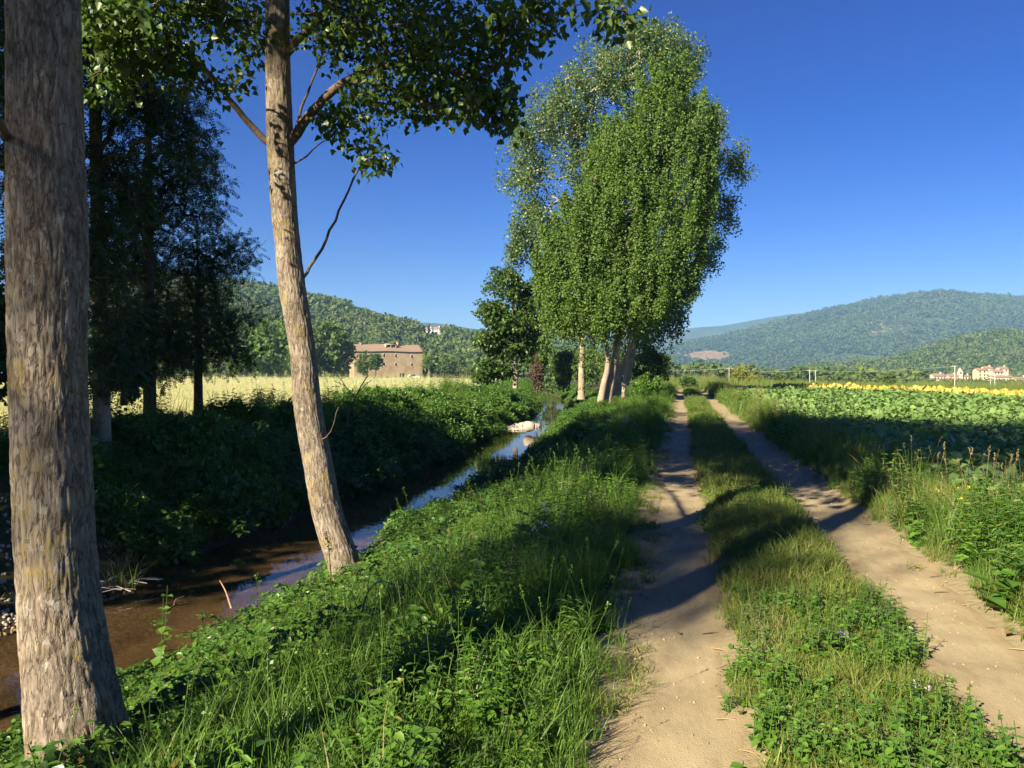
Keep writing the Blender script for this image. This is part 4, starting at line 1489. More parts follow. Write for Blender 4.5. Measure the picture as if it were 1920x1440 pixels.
# --- strip of flowering sunflowers behind the crop
def sunfl(rng):
    mb = MB()
    for k in range(5):
        x, y = rng.normal(size=2) * 0.28
        h = rng.uniform(0.36, 0.52)
        V, Q = tube(np.array([(x, y, 0), (x, y, h * 0.6), (x - 0.03, y - 0.04, h)]), 0.01, 3)
        mb.add(V, Q, tint=0.4, mat=1)
        for j in range(5):
            a = rng.random() * 6.283
            V, Q = put_leaves(OVATE, np.array([[x, y, h * rng.uniform(0.2, 0.75)]]), np.array([[math.cos(a), math.sin(a), 0.1]]), np.array([[0, 0, 1.0]]), 0.24)
            mb.add(V, Q, tint=rng.random(), mat=1)
        d = unit(np.array([rng.normal() * 0.5 - 0.3, -0.9, 0.35 + rng.normal() * 0.2]))
        a1 = unit(np.cross(d, [0, 0, 1.0])); a2 = np.cross(d, a1)
        c = np.array([x - 0.03, y - 0.04, h])
        th = np.arange(12) / 12 * 6.283
        rr = np.where(np.arange(12) % 2, 0.10, 0.06)
        V = np.vstack([c + d * 0.02, c + rr[:, None] * (np.cos(th)[:, None] * a1 + np.sin(th)[:, None] * a2)])
        mb.add(V, tris=[(0, 1 + i, 1 + (i + 1) % 12) for i in range(12)], tint=rng.random(), mat=0)
        V = np.vstack([c + d * 0.035, c + d * 0.022 + 0.04 * (np.cos(th[::2])[:, None] * a1 + np.sin(th[::2])[:, None] * a2)])
        mb.add(V, tris=[(0, 1 + i, 1 + (i + 1) % 6) for i in range(6)], tint=0.5, mat=2)
    return mb.mesh('sunflower', [SUNY, CROPL, STRAW])


n = 620
px = RNG.uniform(1440, 2040, n)
bnd = np.interp(px, [1300, 1537, 1920, 2200], [75, 60, 39, 30])
wid = np.interp(px, [1440, 1520, 1700, 1920, 2100], [0, 1.2, 2.4, 3.4, 4])
D = bnd + 0.6 + RNG.random(n) * wid
P = CAM + RT * ((px - 960) / F * D)[:, None] + LV * D[:, None]
spread('sunflowers', [sunfl(g) for _ in range(4)], P[:, 0], P[:, 1], 0.95, 0.004, keep=wid > 0.4, tilt=0.05)

# dead stalks and last year's dry grass, in drifts
G_STRAW = leafmat('dead_grass', (0.24, 0.18, 0.09), (0.42, 0.34, 0.19), None, 0.15, 0.7, 0.15, inst=0.5)
p_dry = [tuft(12, 0.2, 0.42, 0.10, 0.0045, 0.8, g).mesh('dead_tuft', G_STRAW) for _ in range(3)] + [tuft(30, 0.08, 0.22, 0.16, 0.005, 1.3, g).mesh('dead_tuft', G_STRAW) for _ in range(3)]
n = 600
v = logv(n, 2.2, 50)
u = np.where(RNG.random(n) < 0.45, -0.5 - RNG.random(n) * 4.0, np.where(RNG.random(n) < 0.5, RNG.uniform(0.38, 1.3, n), 2.2 + RNG.random(n) * 1.2))
spread('dead_grass', p_dry, u, v, 0.75, 0.012, keep=(~inpath(u, v)) & (patchy(u, v, 0.8, 83) > 0.5), tilt=0.35, slope=lambda u, v: np.where((u > 0.2) & (u < 1.5), 0.5, 0.85))
n = 520
v = logv(n, 8, 60); u = river_c(v) - river_w(v) - 0.05 - RNG.random(n) * 3.8
spread('bank_dead_grass', p_dry, u, v, 1.1, 0.01, keep=patchy(u, v, 0.6, 85) > 0.47, tilt=0.4)
# ------------------------------------------------------------------ far woods (masses nobody could count)
def blob_tree(rng, n=130, tall=1.0, size=0.26):
    mb = MB()
    d = rand_dir(n, rng)
    lump = 0.72 + 0.45 * vnoise(d * 2.3 + rng.random() * 50, 4)
    pos = d * lump[:, None] * np.array([0.5, 0.5, 0.5 * tall]) * (0.75 + 0.25 * rng.random((n, 1))) + np.array([0, 0, 0.45 * tall])
    nr = unit(d + rng.normal(size=(n, 3)) * 0.35)
    V, Q = put_leaves(RHOMB, pos, rand_dir(n, rng), nr, size * rng.uniform(0.7, 1.4, n))
    mb.add(V, Q, tint=np.repeat(rng.random(n), 4))
    return mb


WOOD = leafmat('wood_leaf', (0.039, 0.077, 0.017), (0.113, 0.162, 0.036), (0.12, 0.12, 0.05), 0.12, 0.7, 0.1, inst=0.75, thr=2, drift=(0.011, (0.045, 0.085, 0.022), (0.13, 0.155, 0.045)))
WOOD_R = leafmat('mountain_wood_leaf', (0.052, 0.088, 0.030), (0.082, 0.118, 0.044), None, 0.12, 0.7, 0.1, inst=0.75, thr=2, drift=(0.0035, (0.030, 0.062, 0.030), (0.060, 0.095, 0.045)))
p_wood = [blob_tree(g).mesh('wood_tree', WOOD) for _ in range(5)]
p_woodr = [blob_tree(g, 70, size=0.36).mesh('wood_tree', WOOD_R) for _ in range(5)]


def wood_on(name, V, n, size, protos, trange=(0.05, 1.15), xr=(-60, 2000), keepf=None):
    nt_, k, _ = V.shape
    i = RNG.uniform(trange[0], trange[1], n) * 25 / 25
    rows = np.clip((i * (nt_ - 8)), 0, nt_ - 1.01)
    cols = RNG.uniform(0, k - 1.01, n)
    r0, c0 = rows.astype(int), cols.astype(int)
    fr, fc = (rows - r0)[:, None], (cols - c0)[:, None]
    P = (V[r0, c0] * (1 - fr) + V[r0 + 1, c0] * fr) * (1 - fc) + (V[r0, c0 + 1] * (1 - fr) + V[r0 + 1, c0 + 1] * fr) * fc
    X, Y = to_px(P)
    kp = (X > xr[0]) & (X < xr[1])
    if keepf is not None:
        kp &= keepf(X, Y, P)
    P = P[kp]
    n = len(P)
    cl = n2(P[:, 0], P[:, 1], 1 / 60, 91, 3)
    s = size * RNG.uniform(0.55, 1.25, n) * (0.6 + 0.8 * cl)
    o = scatter(name, P - np.array([0, 0, 1.0]), proto_collection(name + '_kinds', protos), len(protos), zrot(n, 0.1), np.stack([s, s, s * RNG.uniform(0.8, 1.15, n)], 1))
    return tag(o, kind='stuff')


wood_on('wood', HL, 7000, 8.5, p_wood, keepf=lambda X, Y, P: ~((X > 790) & (X < 836) & (P @ LV > 585)))
wood_on('wood.001', HR, 5200, 9, p_wood, xr=(1440, 2000))
bare = lambda X, Y, P: (np.exp(-(((X - 1325) / 100) ** 2 + ((Y - 671) / 17) ** 2)) < 0.42 + 0.4 * RNG.random(len(X)))
wood_on('wood.002', HM, 18000, 13, p_woodr, keepf=lambda X, Y, P: bare(X, Y, P) & (n2(P[:, 0], P[:, 1], 1 / 120, 95, 4) > 0.345))
# tree belt at the foot of the hills
n = 420
px = RNG.uniform(1180, 2000, n)
D = RNG.uniform(330, 640, n)
P = CAM + RT * ((px - 960) / F * D)[:, None] + LV * D[:, None]
P[:, 2] = height(P[:, 0], P[:, 1], False) - 0.5
s = np.where(px > 1725, RNG.uniform(1.8, 3.6, n), RNG.uniform(4, 9, n))
tag(scatter('tree_belt', P, proto_collection('belt_kinds', p_wood), 5, zrot(n, 0.1), np.stack([s, s, s * 0.9], 1)), kind='stuff')
n = 260
px = RNG.uniform(380, 1240, n)
D = RNG.uniform(300, 420, n)
P = CAM + RT * ((px - 960) / F * D)[:, None] + LV * D[:, None]
P[:, 2] = -0.8
s = RNG.uniform(5, 11, n)
ok = ~((px > 640) & (px < 800) & (D < 345))
tag(scatter('tree_belt.001', P[ok], proto_collection('belt2_kinds', p_wood), 5, zrot(ok.sum(), 0.1), np.stack([s, s, s], 1)[ok]), kind='stuff')


# ------------------------------------------------------------------ single trees in the middle distance
def far_tree(label, px, yb, w, h, D, lm, name='field_tree', cat='tree', nclump=70, per=22, lsize=None, trunk=0.25, bm=None, group=None, lift=0.0):
    """px foot, yb foot row, w x h size in pixels at depth D"""
    b = at(px, yb, D)
    W_, H_ = w / F * D, h / F * D
    d = rand_dir(nclump)
    lump = 0.75 + 0.4 * vnoise(d * 2.1 + px, 6)
    c = b + np.array([0, 0, H_ * (lift + (1 - lift) * 0.52)]) + d * lump[:, None] * (0.45 + 0.55 * RNG.random((nclump, 1))) * np.array([W_ * 0.46, W_ * 0.46, H_ * (1 - lift) * 0.46])
    r = max(0.06, W_ * 0.03)
    T = [(*b, r * 1.3), (b[0] + 0.02 * W_, b[1], b[2] + H_ * 0.3, r), (b[0], b[1], b[2] + H_ * 0.75, r * 0.3)]
    ls = lsize or max(0.12, H_ * 0.075)
    return tree(name, label, cat, T, c, per, (W_ * 0.10, W_ * 0.10, H_ * (1 - lift) * 0.07), POPLAR, ls, lm, bm or BARK_D, 0.01, r, group, nt=8, droop=0.1, up=0.7, seg=1.0, skel0=0.15)


HG = 'trees beside the stone farmhouse'
far_tree('large dark oak standing left of the stone farmhouse, close to it', 622, 708, 92, 112, 255, LEAF_OAK, 'oak_tree', nclump=120, group=HG)
far_tree('broad oak seen just left of the leaning poplar trunk', 505, 706, 100, 110, 240, LEAF_POPB, 'oak_tree', nclump=120, group=HG)
far_tree('rounded lighter green tree at the hay field edge, half hidden by the leaning trunk', 566, 706, 62, 78, 235, LEAF_POPB, nclump=90, group=HG)
far_tree('low bright tree at the hay field edge, leftmost beyond the locust stems', 452, 704, 60, 56, 230, LEAF_POPB, nclump=80, group=HG)
far_tree('dark tree close against the left end of the farmhouse front', 680, 706, 34, 48, 283, LEAF_OAK, nclump=60, group=HG)
far_tree('dark round tree covering the left windows of the farmhouse', 704, 706, 34, 46, 281, LEAF_ALD, nclump=60, group=HG, lift=0.2)
far_tree('pale thin leaved poplar rising behind the farmhouse roof', 700, 700, 34, 108, 330, LEAF_POPC, 'poplar_tree', nclump=60, per=10, lsize=0.6, bm=BARK_B, lift=0.3)
far_tree('little tree with pale stem at the right corner of the farmhouse', 804, 708, 26, 42, 296, LEAF_POPB, nclump=40, bm=BARK_B, group=HG, lift=0.25)
far_tree('dark dense bush right of the farmhouse', 840, 709, 48, 44, 292, LEAF_ALD, 'field_bush', 'bush', nclump=80, group=HG)
far_tree('pale green bush at the far hay field end, left of the alder', 884, 708, 34, 26, 300, LEAF_POPC, 'field_bush', 'bush', nclump=50)
far_tree('tall bushy tree above the stream, filling the gap behind the alder', 1014, 735, 46, 150, 80, LEAF_POPB, 'stream_tree', nclump=90, lsize=0.28, lift=0.15, group='trees over the stream beyond the alder')
far_tree('dark tree above the stream, left of the ivy clad stump', 1056, 735, 52, 92, 84, LEAF_ALD, 'stream_tree', nclump=90, lsize=0.28, group='trees over the stream beyond the alder')
far_tree('broad bushy tree closing the view over the stream, behind the ivy clad trunk', 1096, 738, 84, 104, 104, LEAF_POPB, 'stream_tree', nclump=110, lsize=0.32, group='trees over the stream beyond the alder')
far_tree('dark leafy tree seen between the clump stems, low behind them', 1158, 738, 84, 110, 92, LEAF_OAK, 'stream_tree', nclump=110, lsize=0.30, group='trees over the stream beyond the alder')
far_tree('low rounded willow bush at the stream bend, under the brown dead bush', 1036, 742, 44, 44, 98, LEAF_POPC, 'stream_bush', 'bush', nclump=70, lsize=0.26)
far_tree('dark hollow tree behind the clump foot, right of the stems', 1222, 728, 76, 80, 66, LEAF_ALD, 'stream_tree', nclump=120, lsize=0.24, group='trees over the stream beyond the alder')
far_tree('brown dead bush hanging over the stream', 1006, 738, 40, 74, 66, LEAF_DRY, 'dead_bush', 'bush', nclump=60, per=26, lsize=0.16)
far_tree('round bright weed bush on the verge right of the clump', 1212, 746, 62, 44, 46, BUSHL, 'verge_bush', 'bush', nclump=80, lsize=0.16)
far_tree('small dark bush left of the track where it fades out', 1292, 731, 38, 26, 84, LEAF_ALD, 'verge_bush', 'bush', nclump=60, lsize=0.2)
PG = 'single trees on the plain'
far_tree('yellowish round tree beside the leftmost pole on the plain', 1390, 722, 42, 36, 172, LEAF_YEL, 'plain_tree', nclump=80, group=PG)
far_tree('brownish bush touching the yellowish tree on the plain', 1414, 727, 30, 27, 165, LEAF_DRY if False else LEAF_YEL, 'plain_bush', 'bush', nclump=50)
far_tree('small dark tree alone on the plain, left of the sunflower strip', 1464, 728, 30, 29, 150, LEAF_OAK, 'plain_tree', nclump=60, group=PG)
far_tree('dark upright tree behind the middle of the sunflower strip', 1665, 731, 32, 36, 150, LEAF_OAK, 'plain_tree', nclump=70, group=PG)
far_tree('tall pale tree in the belt at the foot of the mountain, furthest left', 1304, 714, 20, 28, 340, LEAF_POPC, 'plain_tree', nclump=40, group=PG)
far_tree('yellow green bush at the right end of the sunflower strip', 1902, 738, 22, 26, 150, LEAF_YEL, 'plain_bush', 'bush', nclump=40)
far_tree('small olive bush left of the pole before the village', 1786, 734, 14, 22, 165, LEAF_YEL, 'plain_bush', 'bush', nclump=36)

# ivy clad broken stump beside the stream
b = at(1090, 736, 60)
root = empty('ivy_tree', b, 'thick pale trunk clad in ivy at the water, just left of the clump', 'tree')
P = [(0, 0, -0.5, 0.30), (0.02, 0, 0.6, 0.25), (0, 0, 1.5, 0.22), (0.05, 0.02, 2.6, 0.20), (0.1, 0, 4.2, 0.16), (0.1, 0.1, 5.5, 0.08)]
S = spline(P, 0.15)
V, Q = tube(S[:, :3], S[:, 3] * (1 + 0.08 * RNG.normal(size=len(S))), 14)
mb = MB(); mb.add(V, Q); mb.build('trunk', BARK_B, root, smooth=True)
mb = MB(); leaf_cloud(mb, OVATE, np.array([(0.25, -0.1, 0.4), (0.3, 0, 0.9), (0.2, 0.1, 1.4), (0.25, 0, 1.8), (0.1, -0.1, 2.2), (-0.1, -0.1, 2.6), (0.2, -0.1, 3.0), (0, 0, 3.5), (0.3, 0.1, 3.9), (-0.2, 0, 4.1), (0.1, 0, 4.7), (0.3, 0, 5.2)]), 70, (0.35, 0.35, 0.4), 0.13)
mb.build('ivy', LEAF_ALD, root)

# ------------------------------------------------------------------ stone farmhouse


def stone_mat(name, a, b_, mortar, scale=1.0):
    m, nt, out = mat(name)
    v = objco(nt)
    vo = nt.nodes.new('ShaderNodeTexVoronoi')
    vo.inputs['Scale'].default_value = 2.6 * scale
    nt.links.new(objco(nt, (1, 1, 1.7)), vo.inputs['Vector'])
    n1 = noise_(nt, v, 0.33, 6, 0.65)
    n2_ = noise_(nt, v, 5, 4)
    col = mixc(nt, vo.outputs['Color'], a, b_)
    col = mixc(nt, ramp(nt, vo.outputs['Distance'], [(0.25, 0.0), (0.42, 0.7)]), col, mortar)
    col = mixc(nt, ramp(nt, n1, [(0.45, 0.0), (0.62, 0.8)]), col, (0.25, 0.165, 0.095))
    principled(nt, out, col, 0.95, 0.1, n2_, 0.4, 0.05)
    return m


def roof_mat(name, a, b_):
    m, nt, out = mat(name)
    v = objco(nt)
    wv = nt.nodes.new('ShaderNodeTexWave')
    wv.inputs['Scale'].default_value = 1.1
    wv.inputs['Distortion'].default_value = 1.2
    nt.links.new(v, wv.inputs['Vector'])
    n1 = noise_(nt, v, 1.8, 5, 0.7)
    n2_ = noise_(nt, v, 0.25, 3)
    col = mixc(nt, n1, a, b_)
    col = mixc(nt, math_(nt, 'MULTIPLY', wv.outputs['Fac'], 0.35), col, [x * 0.5 for x in a])
    col = mixc(nt, ramp(nt, n2_, [(0.5, 0), (0.7, 0.5)]), col, (0.22, 0.19, 0.14))
    principled(nt, out, col, 0.95, 0.1, wv.outputs['Fac'], 0.5, 0.08)
    return m


STONE = stone_mat('farm_stone', (0.25, 0.195, 0.115), (0.36, 0.285, 0.18), (0.31, 0.255, 0.17))
TILE = roof_mat('old_roof_tile', (0.235, 0.17, 0.12), (0.32, 0.235, 0.165))
TRIM = plain('window_trim', (0.62, 0.52, 0.40), 0.9, 0.15)
m, nt, out = mat('dark_pane')
principled(nt, out, (0.035, 0.028, 0.022), 0.25, 0.5)
PANE = m
DARKIN = plain('dark_wood', (0.05, 0.035, 0.025), 0.8, 0.2)


def wall_block(mb, x0, x1, y0, y1, z0, z1, ridge, holes=(), rec=0.25):
    """walls with a gable roof outline along x; holes (xa,xb,za,zb) in the front wall y0, each with its reveal"""
    xs = sorted({x0, x1, *[h[0] for h in holes], *[h[1] for h in holes]})
    zs = sorted({z0, z1, *[h[2] for h in holes], *[h[3] for h in holes]})
    for a, b in zip(xs[:-1], xs[1:]):
        for c, d in zip(zs[:-1], zs[1:]):
            mx_, mz = (a + b) / 2, (c + d) / 2
            if any(h[0] < mx_ < h[1] and h[2] < mz < h[3] for h in holes):
                continue
            mb.add([(a, y0, c), (b, y0, c), (b, y0, d), (a, y0, d)], [(0, 1, 2, 3)])
    for xa, xb, za, zb in holes:
        yb = y0 + rec
        mb.add([(xa, y0, za), (xb, y0, za), (xb, y0, zb), (xa, y0, zb), (xa, yb, za), (xb, yb, za), (xb, yb, zb), (xa, yb, zb)],
               [(0, 4, 5, 1), (1, 5, 6, 2), (2, 6, 7, 3), (3, 7, 4, 0)])
    mb.add([(x0, y1, z0), (x1, y1, z0), (x1, y1, z1), (x0, y1, z1)], [(1, 0, 3, 2)])
    ym = (y0 + y1) / 2
    for x in (x0, x1):
        mb.add([(x, y0, z0), (x, y1, z0), (x, y1, z1), (x, ym, ridge), (x, y0, z1)], [(0, 1, 2, 4)], [(4, 2, 3)])


def gable_roof(mb, x0, x1, y0, y1, eave, ridge, over=0.4, th=0.22):
    ym = (y0 + y1) / 2
    sl_ = (ridge - eave) / (ym - y0)
    n = max(8, int((x1 - x0 + 2 * over) / 0.8))
    xs = np.linspace(x0 - over, x1 + over, n)
    sag = -0.12 * np.sin(np.linspace(0, 3 * math.pi, n)) * min(1, (x1 - x0) / 20)
    for ya, yb, za, zb in ((y0 - over, ym, eave - sl_ * over, ridge), (y1 + over, ym, eave - sl_ * over, ridge)):
        A = np.stack([xs, np.full(n, ya), za + th + sag], 1)
        B = np.stack([xs, np.full(n, yb), zb + th + sag], 1)
        A2, B2 = A - [0, 0, th], B - [0, 0, th]
        V = np.vstack([A, B, A2, B2])
        i = np.arange(n - 1)
        mb.add(V, np.vstack([np.stack([i, i + 1, n + i + 1, n + i], 1), np.stack([2 * n + i + 1, 2 * n + i, 3 * n + i, 3 * n + i + 1], 1), np.stack([2 * n + i, 2 * n + i + 1, i + 1, i], 1),
                             np.array([(0, n, 3 * n, 2 * n), (n - 1, 3 * n - 1, 4 * n - 1, 2 * n - 1)])]))


def window(parent, x, z, w, h, y0, rec=0.25, trim=TRIM, ft=0.12):
    mb = MB()
    yf = y0 - 0.04
    mb.box((x - w / 2 - ft, yf, z - h / 2 - ft), (x + w / 2 + ft, y0 - 0.003, z - h / 2))
    mb.box((x - w / 2 - ft, yf, z + h / 2), (x + w / 2 + ft, y0 - 0.003, z + h / 2 + ft))
    mb.box((x - w / 2 - ft, yf, z - h / 2), (x - w / 2, y0 - 0.003, z + h / 2))
    mb.box((x + w / 2, yf, z - h / 2), (x + w / 2 + ft, y0 - 0.003, z + h / 2))
    f = mb.build('window', trim, parent)
    mb = MB()
    mb.box((x - w / 2, y0 + rec - 0.05, z - h / 2), (x + w / 2, y0 + rec - 0.01, z + h / 2))
    mb.build('pane', PANE, f)
    return f


a, b = at(664, 708, 292), at(792, 708, 302)
a[2] = b[2] = -0.2
L = float(np.linalg.norm(b - a))
rz = math.atan2(b[1] - a[1], b[0] - a[0])
FH = empty('farmhouse', a, 'long three storey stone farmhouse with brown tiled roof behind the hay field', 'house', rz=rz)
wins = [(11.0, 8.3, 0.75, 1.3), (15.4, 8.2, 0.75, 1.3), (21.4, 8.0, 0.75, 1.3), (11.0, 5.1, 0.75, 1.2), (15.4, 5.1, 0.75, 1.2), (21.4, 5.0, 0.75, 1.2), (6.2, 8.3, 0.75, 1.3)]
holes = [(x - w / 2, x + w / 2, z - h / 2, z + h / 2) for x, z, w, h in wins] + [(16.7, 18.5, 0.0, 1.9)]
mb = MB()
wall_block(mb, 0, L, 0, 10, -0.5, 9.9, 12.3, holes)
wl = mb.build('wall', STONE, FH)
mb = MB()
gable_roof(mb, 0, L, 0, 10, 9.9, 12.3, 0.45)
rf = mb.build('roof', TILE, FH)
mb = MB(); mb.box((16.6, 3.6, 11.3), (17.5, 4.6, 13.5)); mb.box((16.45, 3.45, 13.5), (17.65, 4.75, 13.7)); mb.build('chimney', STONE, rf)
mb = MB(); mb.box((3.2, 4.6, 11.9), (3.9, 5.3, 13.0)); mb.box((3.05, 4.45, 13.0), (4.05, 5.45, 13.15)); mb.build('chimney', STONE, rf)
mb = MB()
mb.box((12.0, 1.9, 11.35), (12.25, 3.8, 12.35)); mb.box((13.9, 1.9, 11.35), (14.1, 3.8, 12.35)); mb.box((15.75, 1.9, 11.35), (16.0, 3.8, 12.35)); mb.box((11.7, 1.6, 12.35), (16.2, 4.6, 12.55)); mb.box((12.25, 3.3, 11.3), (13.9, 3.8, 12.35)); mb.box((14.1, 3.3, 11.3), (15.75, 3.8, 12.35))
mb.build('dormer', TRIM, rf)
for x, z, w, h in wins:
    window(FH, x, z, w, h, 0)
mb = MB(); mb.box((16.7, 0.18, -0.2), (18.5, 0.24, 1.9)); mb.build('door', DARKIN, FH)

# shed and white car at the farmhouse's right corner
s = at(796, 709, 312); s[2] = -0.1
sh = empty('shed', s, 'low dark shed with bluish roof at the right corner of the farmhouse', 'shed', rz=rz)
mb = MB(); wall_block(mb, -1, 5, 0, 4, 0, 2.2, 3.0); mb.build('wall', DARKIN, sh)
mb = MB(); gable_roof(mb, -1, 5, 0, 4, 2.2, 3.0, 0.3, 0.1); mb.build('roof', plain('blue_grey_sheet', (0.20, 0.27, 0.36), 0.5, 0.1), sh)
s = at(775, 708, 295); s[2] = -0.15
car = empty('parked_car', s, 'small white car parked at the foot of the farmhouse wall', 'car', rz=rz)
prof = np.array([(-1.9, 0.3), (1.9, 0.3), (1.95, 0.75), (1.2, 0.9), (0.65, 1.42), (-1.1, 1.45), (-1.75, 0.95), (-1.95, 0.8)])
nP = len(prof)
mb = MB()
V = np.vstack([np.c_[prof[:, 0], np.full(nP, -0.8), prof[:, 1]], np.c_[prof[:, 0], np.full(nP, 0.8), prof[:, 1]]])
mb.add(V, [(i, (i + 1) % nP, nP + (i + 1) % nP, nP + i) for i in range(nP)] + [(0, 1, 2, 7), (7, 2, 3, 6), (6, 3, 4, 5), (8, 15, 10, 9), (15, 14, 11, 10), (14, 13, 12, 11)])
mb.build('body', plain('white_paint', (0.75, 0.75, 0.73), 0.35, 0.03), car)
mb = MB(); mb.box((-1.0, -0.82, 0.95), (0.6, -0.803, 1.35)); mb.build('window', PANE, car)
for x in (-1.2, 1.2):
    for y in (-0.84, 0.66):
        V, Q = tube(np.array([(x, y, 0.3), (x, y + 0.18, 0.3)]), 0.3, 14)
        mb = MB(); mb.add(V, Q)
        for o_ in (0, 14):
            mb.add(np.vstack([V[o_:o_ + 14], [V[o_:o_ + 14].mean(0)]]), tris=[(i, (i + 1) % 14, 14) for i in range(14)])
        mb.build('wheel', DARKIN, car)

# ------------------------------------------------------------------ village and other far houses
WALLS = {k: plain('plaster_' + k, c, 0.9, 0.08, 1.5) for k, c in dict(yellow=(0.60, 0.50, 0.29), pink=(0.50, 0.41, 0.32), cream=(0.58, 0.51, 0.40), stone=(0.52, 0.44, 0.34), white=(0.80, 0.77, 0.72)).items()}
TILE2 = roof_mat('red_roof_tile', (0.24, 0.15, 0.10), (0.31, 0.205, 0.14))


def house(label, x0, x1, yb, ye, yr, D, wall, nwin=(3, 2), ang=0.0, name='village_house', depth=None, p=None, group='houses of the village under the hill', cat='house'):
    p = at((x0 + x1) / 2, yb, D) if p is None else p
    w = (x1 - x0) / F * D
    ze, zr = (yb - ye) / F * D, (yb - yr) / F * D
    dp = depth or min(max(5.0, w * 0.6), 10)
    r = empty(name, p, label, cat, group, rz=TH + ang)
    nx_, nz_ = nwin
    ws = [(-w / 2 + w * (i + 0.5) / nx_, ze * (k + 0.55) / nz_, 0.9, 1.3) for i in range(nx_) for k in range(nz_)] if nx_ else []
    mb = MB()
    wall_block(mb, -w / 2, w / 2, 0, dp, -4, ze, zr, [(x - a / 2, x + a / 2, z - b / 2, z + b / 2) for x, z, a, b in ws])
    mb.build('wall', WALLS[wall], r)
    mb = MB(); gable_roof(mb, -w / 2, w / 2, 0, dp, ze, zr, 0.35, 0.2)
    rf = mb.build('roof', TILE2, r)
    mb = MB(); mb.box((w * 0.2, dp * 0.4, (ze + zr) / 2), (w * 0.2 + 0.7, dp * 0.4 + 0.7, zr + 0.9)); mb.build('chimney', WALLS[wall], rf)
    for x, z, a, b in ws:
        window(r, x, z, a, b, 0, 0.25, WALLS['cream'], 0.1)
    return r


house('long cream house with red roof at the left end of the village', 1750, 1775, 714, 705, 700.5, 500, 'cream', (4, 1), 0.15)
house('pinkish house with red roof just left of the bell tower', 1780, 1797, 714, 705, 701.5, 505, 'pink', (3, 1), 0.1)
house('low pink row below the bell tower', 1765, 1809, 718, 712, 710, 485, 'pink', (6, 1), 0.05)
house('tiny house with pale roof right of the bell tower', 1809, 1820, 713, 706, 703.5, 510, 'cream', (2, 1))
house('tall yellow house, highest block of the village', 1833, 1851, 712, 694.5, 690.5, 500, 'yellow', (2, 3), 0.1)
house('yellow rear house joined above the tall yellow house', 1848, 1861, 708, 690.5, 687, 512, 'yellow', (2, 2), -0.1)
house('cream house with pink roof below the topmost house', 1863, 1882, 709, 697.5, 693.5, 500, 'cream', (3, 2), 0.1)
house('topmost pale house of the village with hipped red roof', 1874, 1891, 699, 691.5, 688, 520, 'pink', (2, 1))
house('longest low cream house at the right foot of the village', 1865, 1903, 718, 708, 704.5, 480, 'cream', (7, 1), 0.06)
house('low cream house at the right edge of the picture', 1904, 1932, 718, 710, 707, 475, 'cream', (5, 1), 0.04)
house('solitary pink cottage on the plain far left of the village', 1561, 1576, 715, 707, 703.5, 420, 'pink', (2, 1), 0.1, group=None)
XL, YL = to_px(HL)


def hill_pt(px, row):
    k = int(np.argmin(np.abs(XL[row] - px)))
    return HL[row, k].copy()


pa, pb, pc = hill_pt(806, 24), hill_pt(822, 24), hill_pt(802, 24)
house('white hillside villa beside the cypress', 799, 811, 630, 622.5, 619.5, 745, 'white', (3, 1), group='white villas on the wooded hill', p=pa + [0, 0, 1.5])
house('larger white hillside villa right of the cypress', 815, 828, 630, 620.5, 617, 745, 'white', (3, 2), group='white villas on the wooded hill', p=pb + [0, 0, 1.5])
# bell tower
p = at(1801.7, 714, 508)
bt = empty('bell_tower', p, 'square stone bell tower with pointed spire in the village', 'tower', rz=TH)
mb = MB(); wall_block(mb, -1.25, 1.25, 0, 2.5, -4, 6.0, 6.05, [(-0.5, 0.5, 4.2, 5.5)]); mb.build('wall', WALLS['stone'], bt)
mb = MB(); mb.box((-0.5, 0.2, 4.2), (0.5, 0.24, 5.5)); mb.build('belfry_opening', DARKIN, bt)
mb = MB(); V = [(-1.4, -0.15, 6.05), (1.4, -0.15, 6.05), (1.4, 2.65, 6.05), (-1.4, 2.65, 6.05), (0, 1.25, 8.4)]
mb.add(V, [(0, 3, 2, 1)], [(0, 1, 4), (1, 2, 4), (2, 3, 4), (3, 0, 4)]); mb.build('spire', WALLS['stone'], bt)
# cypress on the hill
p = hill_pt(803, 23)
t = p + np.array([0, 0, 4.2]) + rand_dir(40) * np.array([0.9, 0.9, 4.0])
tree('cypress_tree', 'slender dark cypress between the two white hillside villas', 'tree', [(*p, 0.2), (p[0], p[1], p[2] + 7, 0.05)], t, 16, (0.4, 0.4, 0.9), POPLAR, 0.7, LEAF_ALD, BARK_D, nt=6)

# ------------------------------------------------------------------ poles and wires on the plain
POLE = plain('concrete_pole', (0.45, 0.42, 0.37), 0.8, 0.1, 3)
pg = 'poles carrying the wires across the plain'
tops = []
for px, yt, yb, D, lab in ((1367, 689, 722, 175, 'pale pole beside the yellowish tree'), (1518, 693, 728, 165, 'pale pole left of its close neighbour, at the start of the sunflower strip'), (1529, 694, 726, 185, 'pale pole right of its close neighbour, at the start of the sunflower strip'),
                            (1790, 685, 736, 140, 'tallest pale pole standing before the bell tower'), (1857, 711, 737, 150, 'short pale pole right of the tallest pole, below the yellow houses'), (1865, 700, 736, 150, 'pale pole before the long low house')):
    b, t = at(px, yb + 2, D), at(px, yt, D)
    r = empty('utility_pole', b, lab, 'pole', pg)
    H = t[2] - b[2]
    V, Q = tube(np.array([(0, 0, 0), (0, 0, H)]), [0.09, 0.065], 8)
    mb = MB(); mb.add(V, Q); mb.add(np.vstack([V[-8:], [(0, 0, H)]]), tris=[(i, (i + 1) % 8, 8) for i in range(8)]); mb.build('post', POLE, r, smooth=True)
    mb = MB(); mb.box((-0.5, -0.04, H - 0.22), (0.5, 0.04, H - 0.13)); mb.build('crossarm', POLE, r)
    tops.append(t - np.array([0, 0, 0.15]))
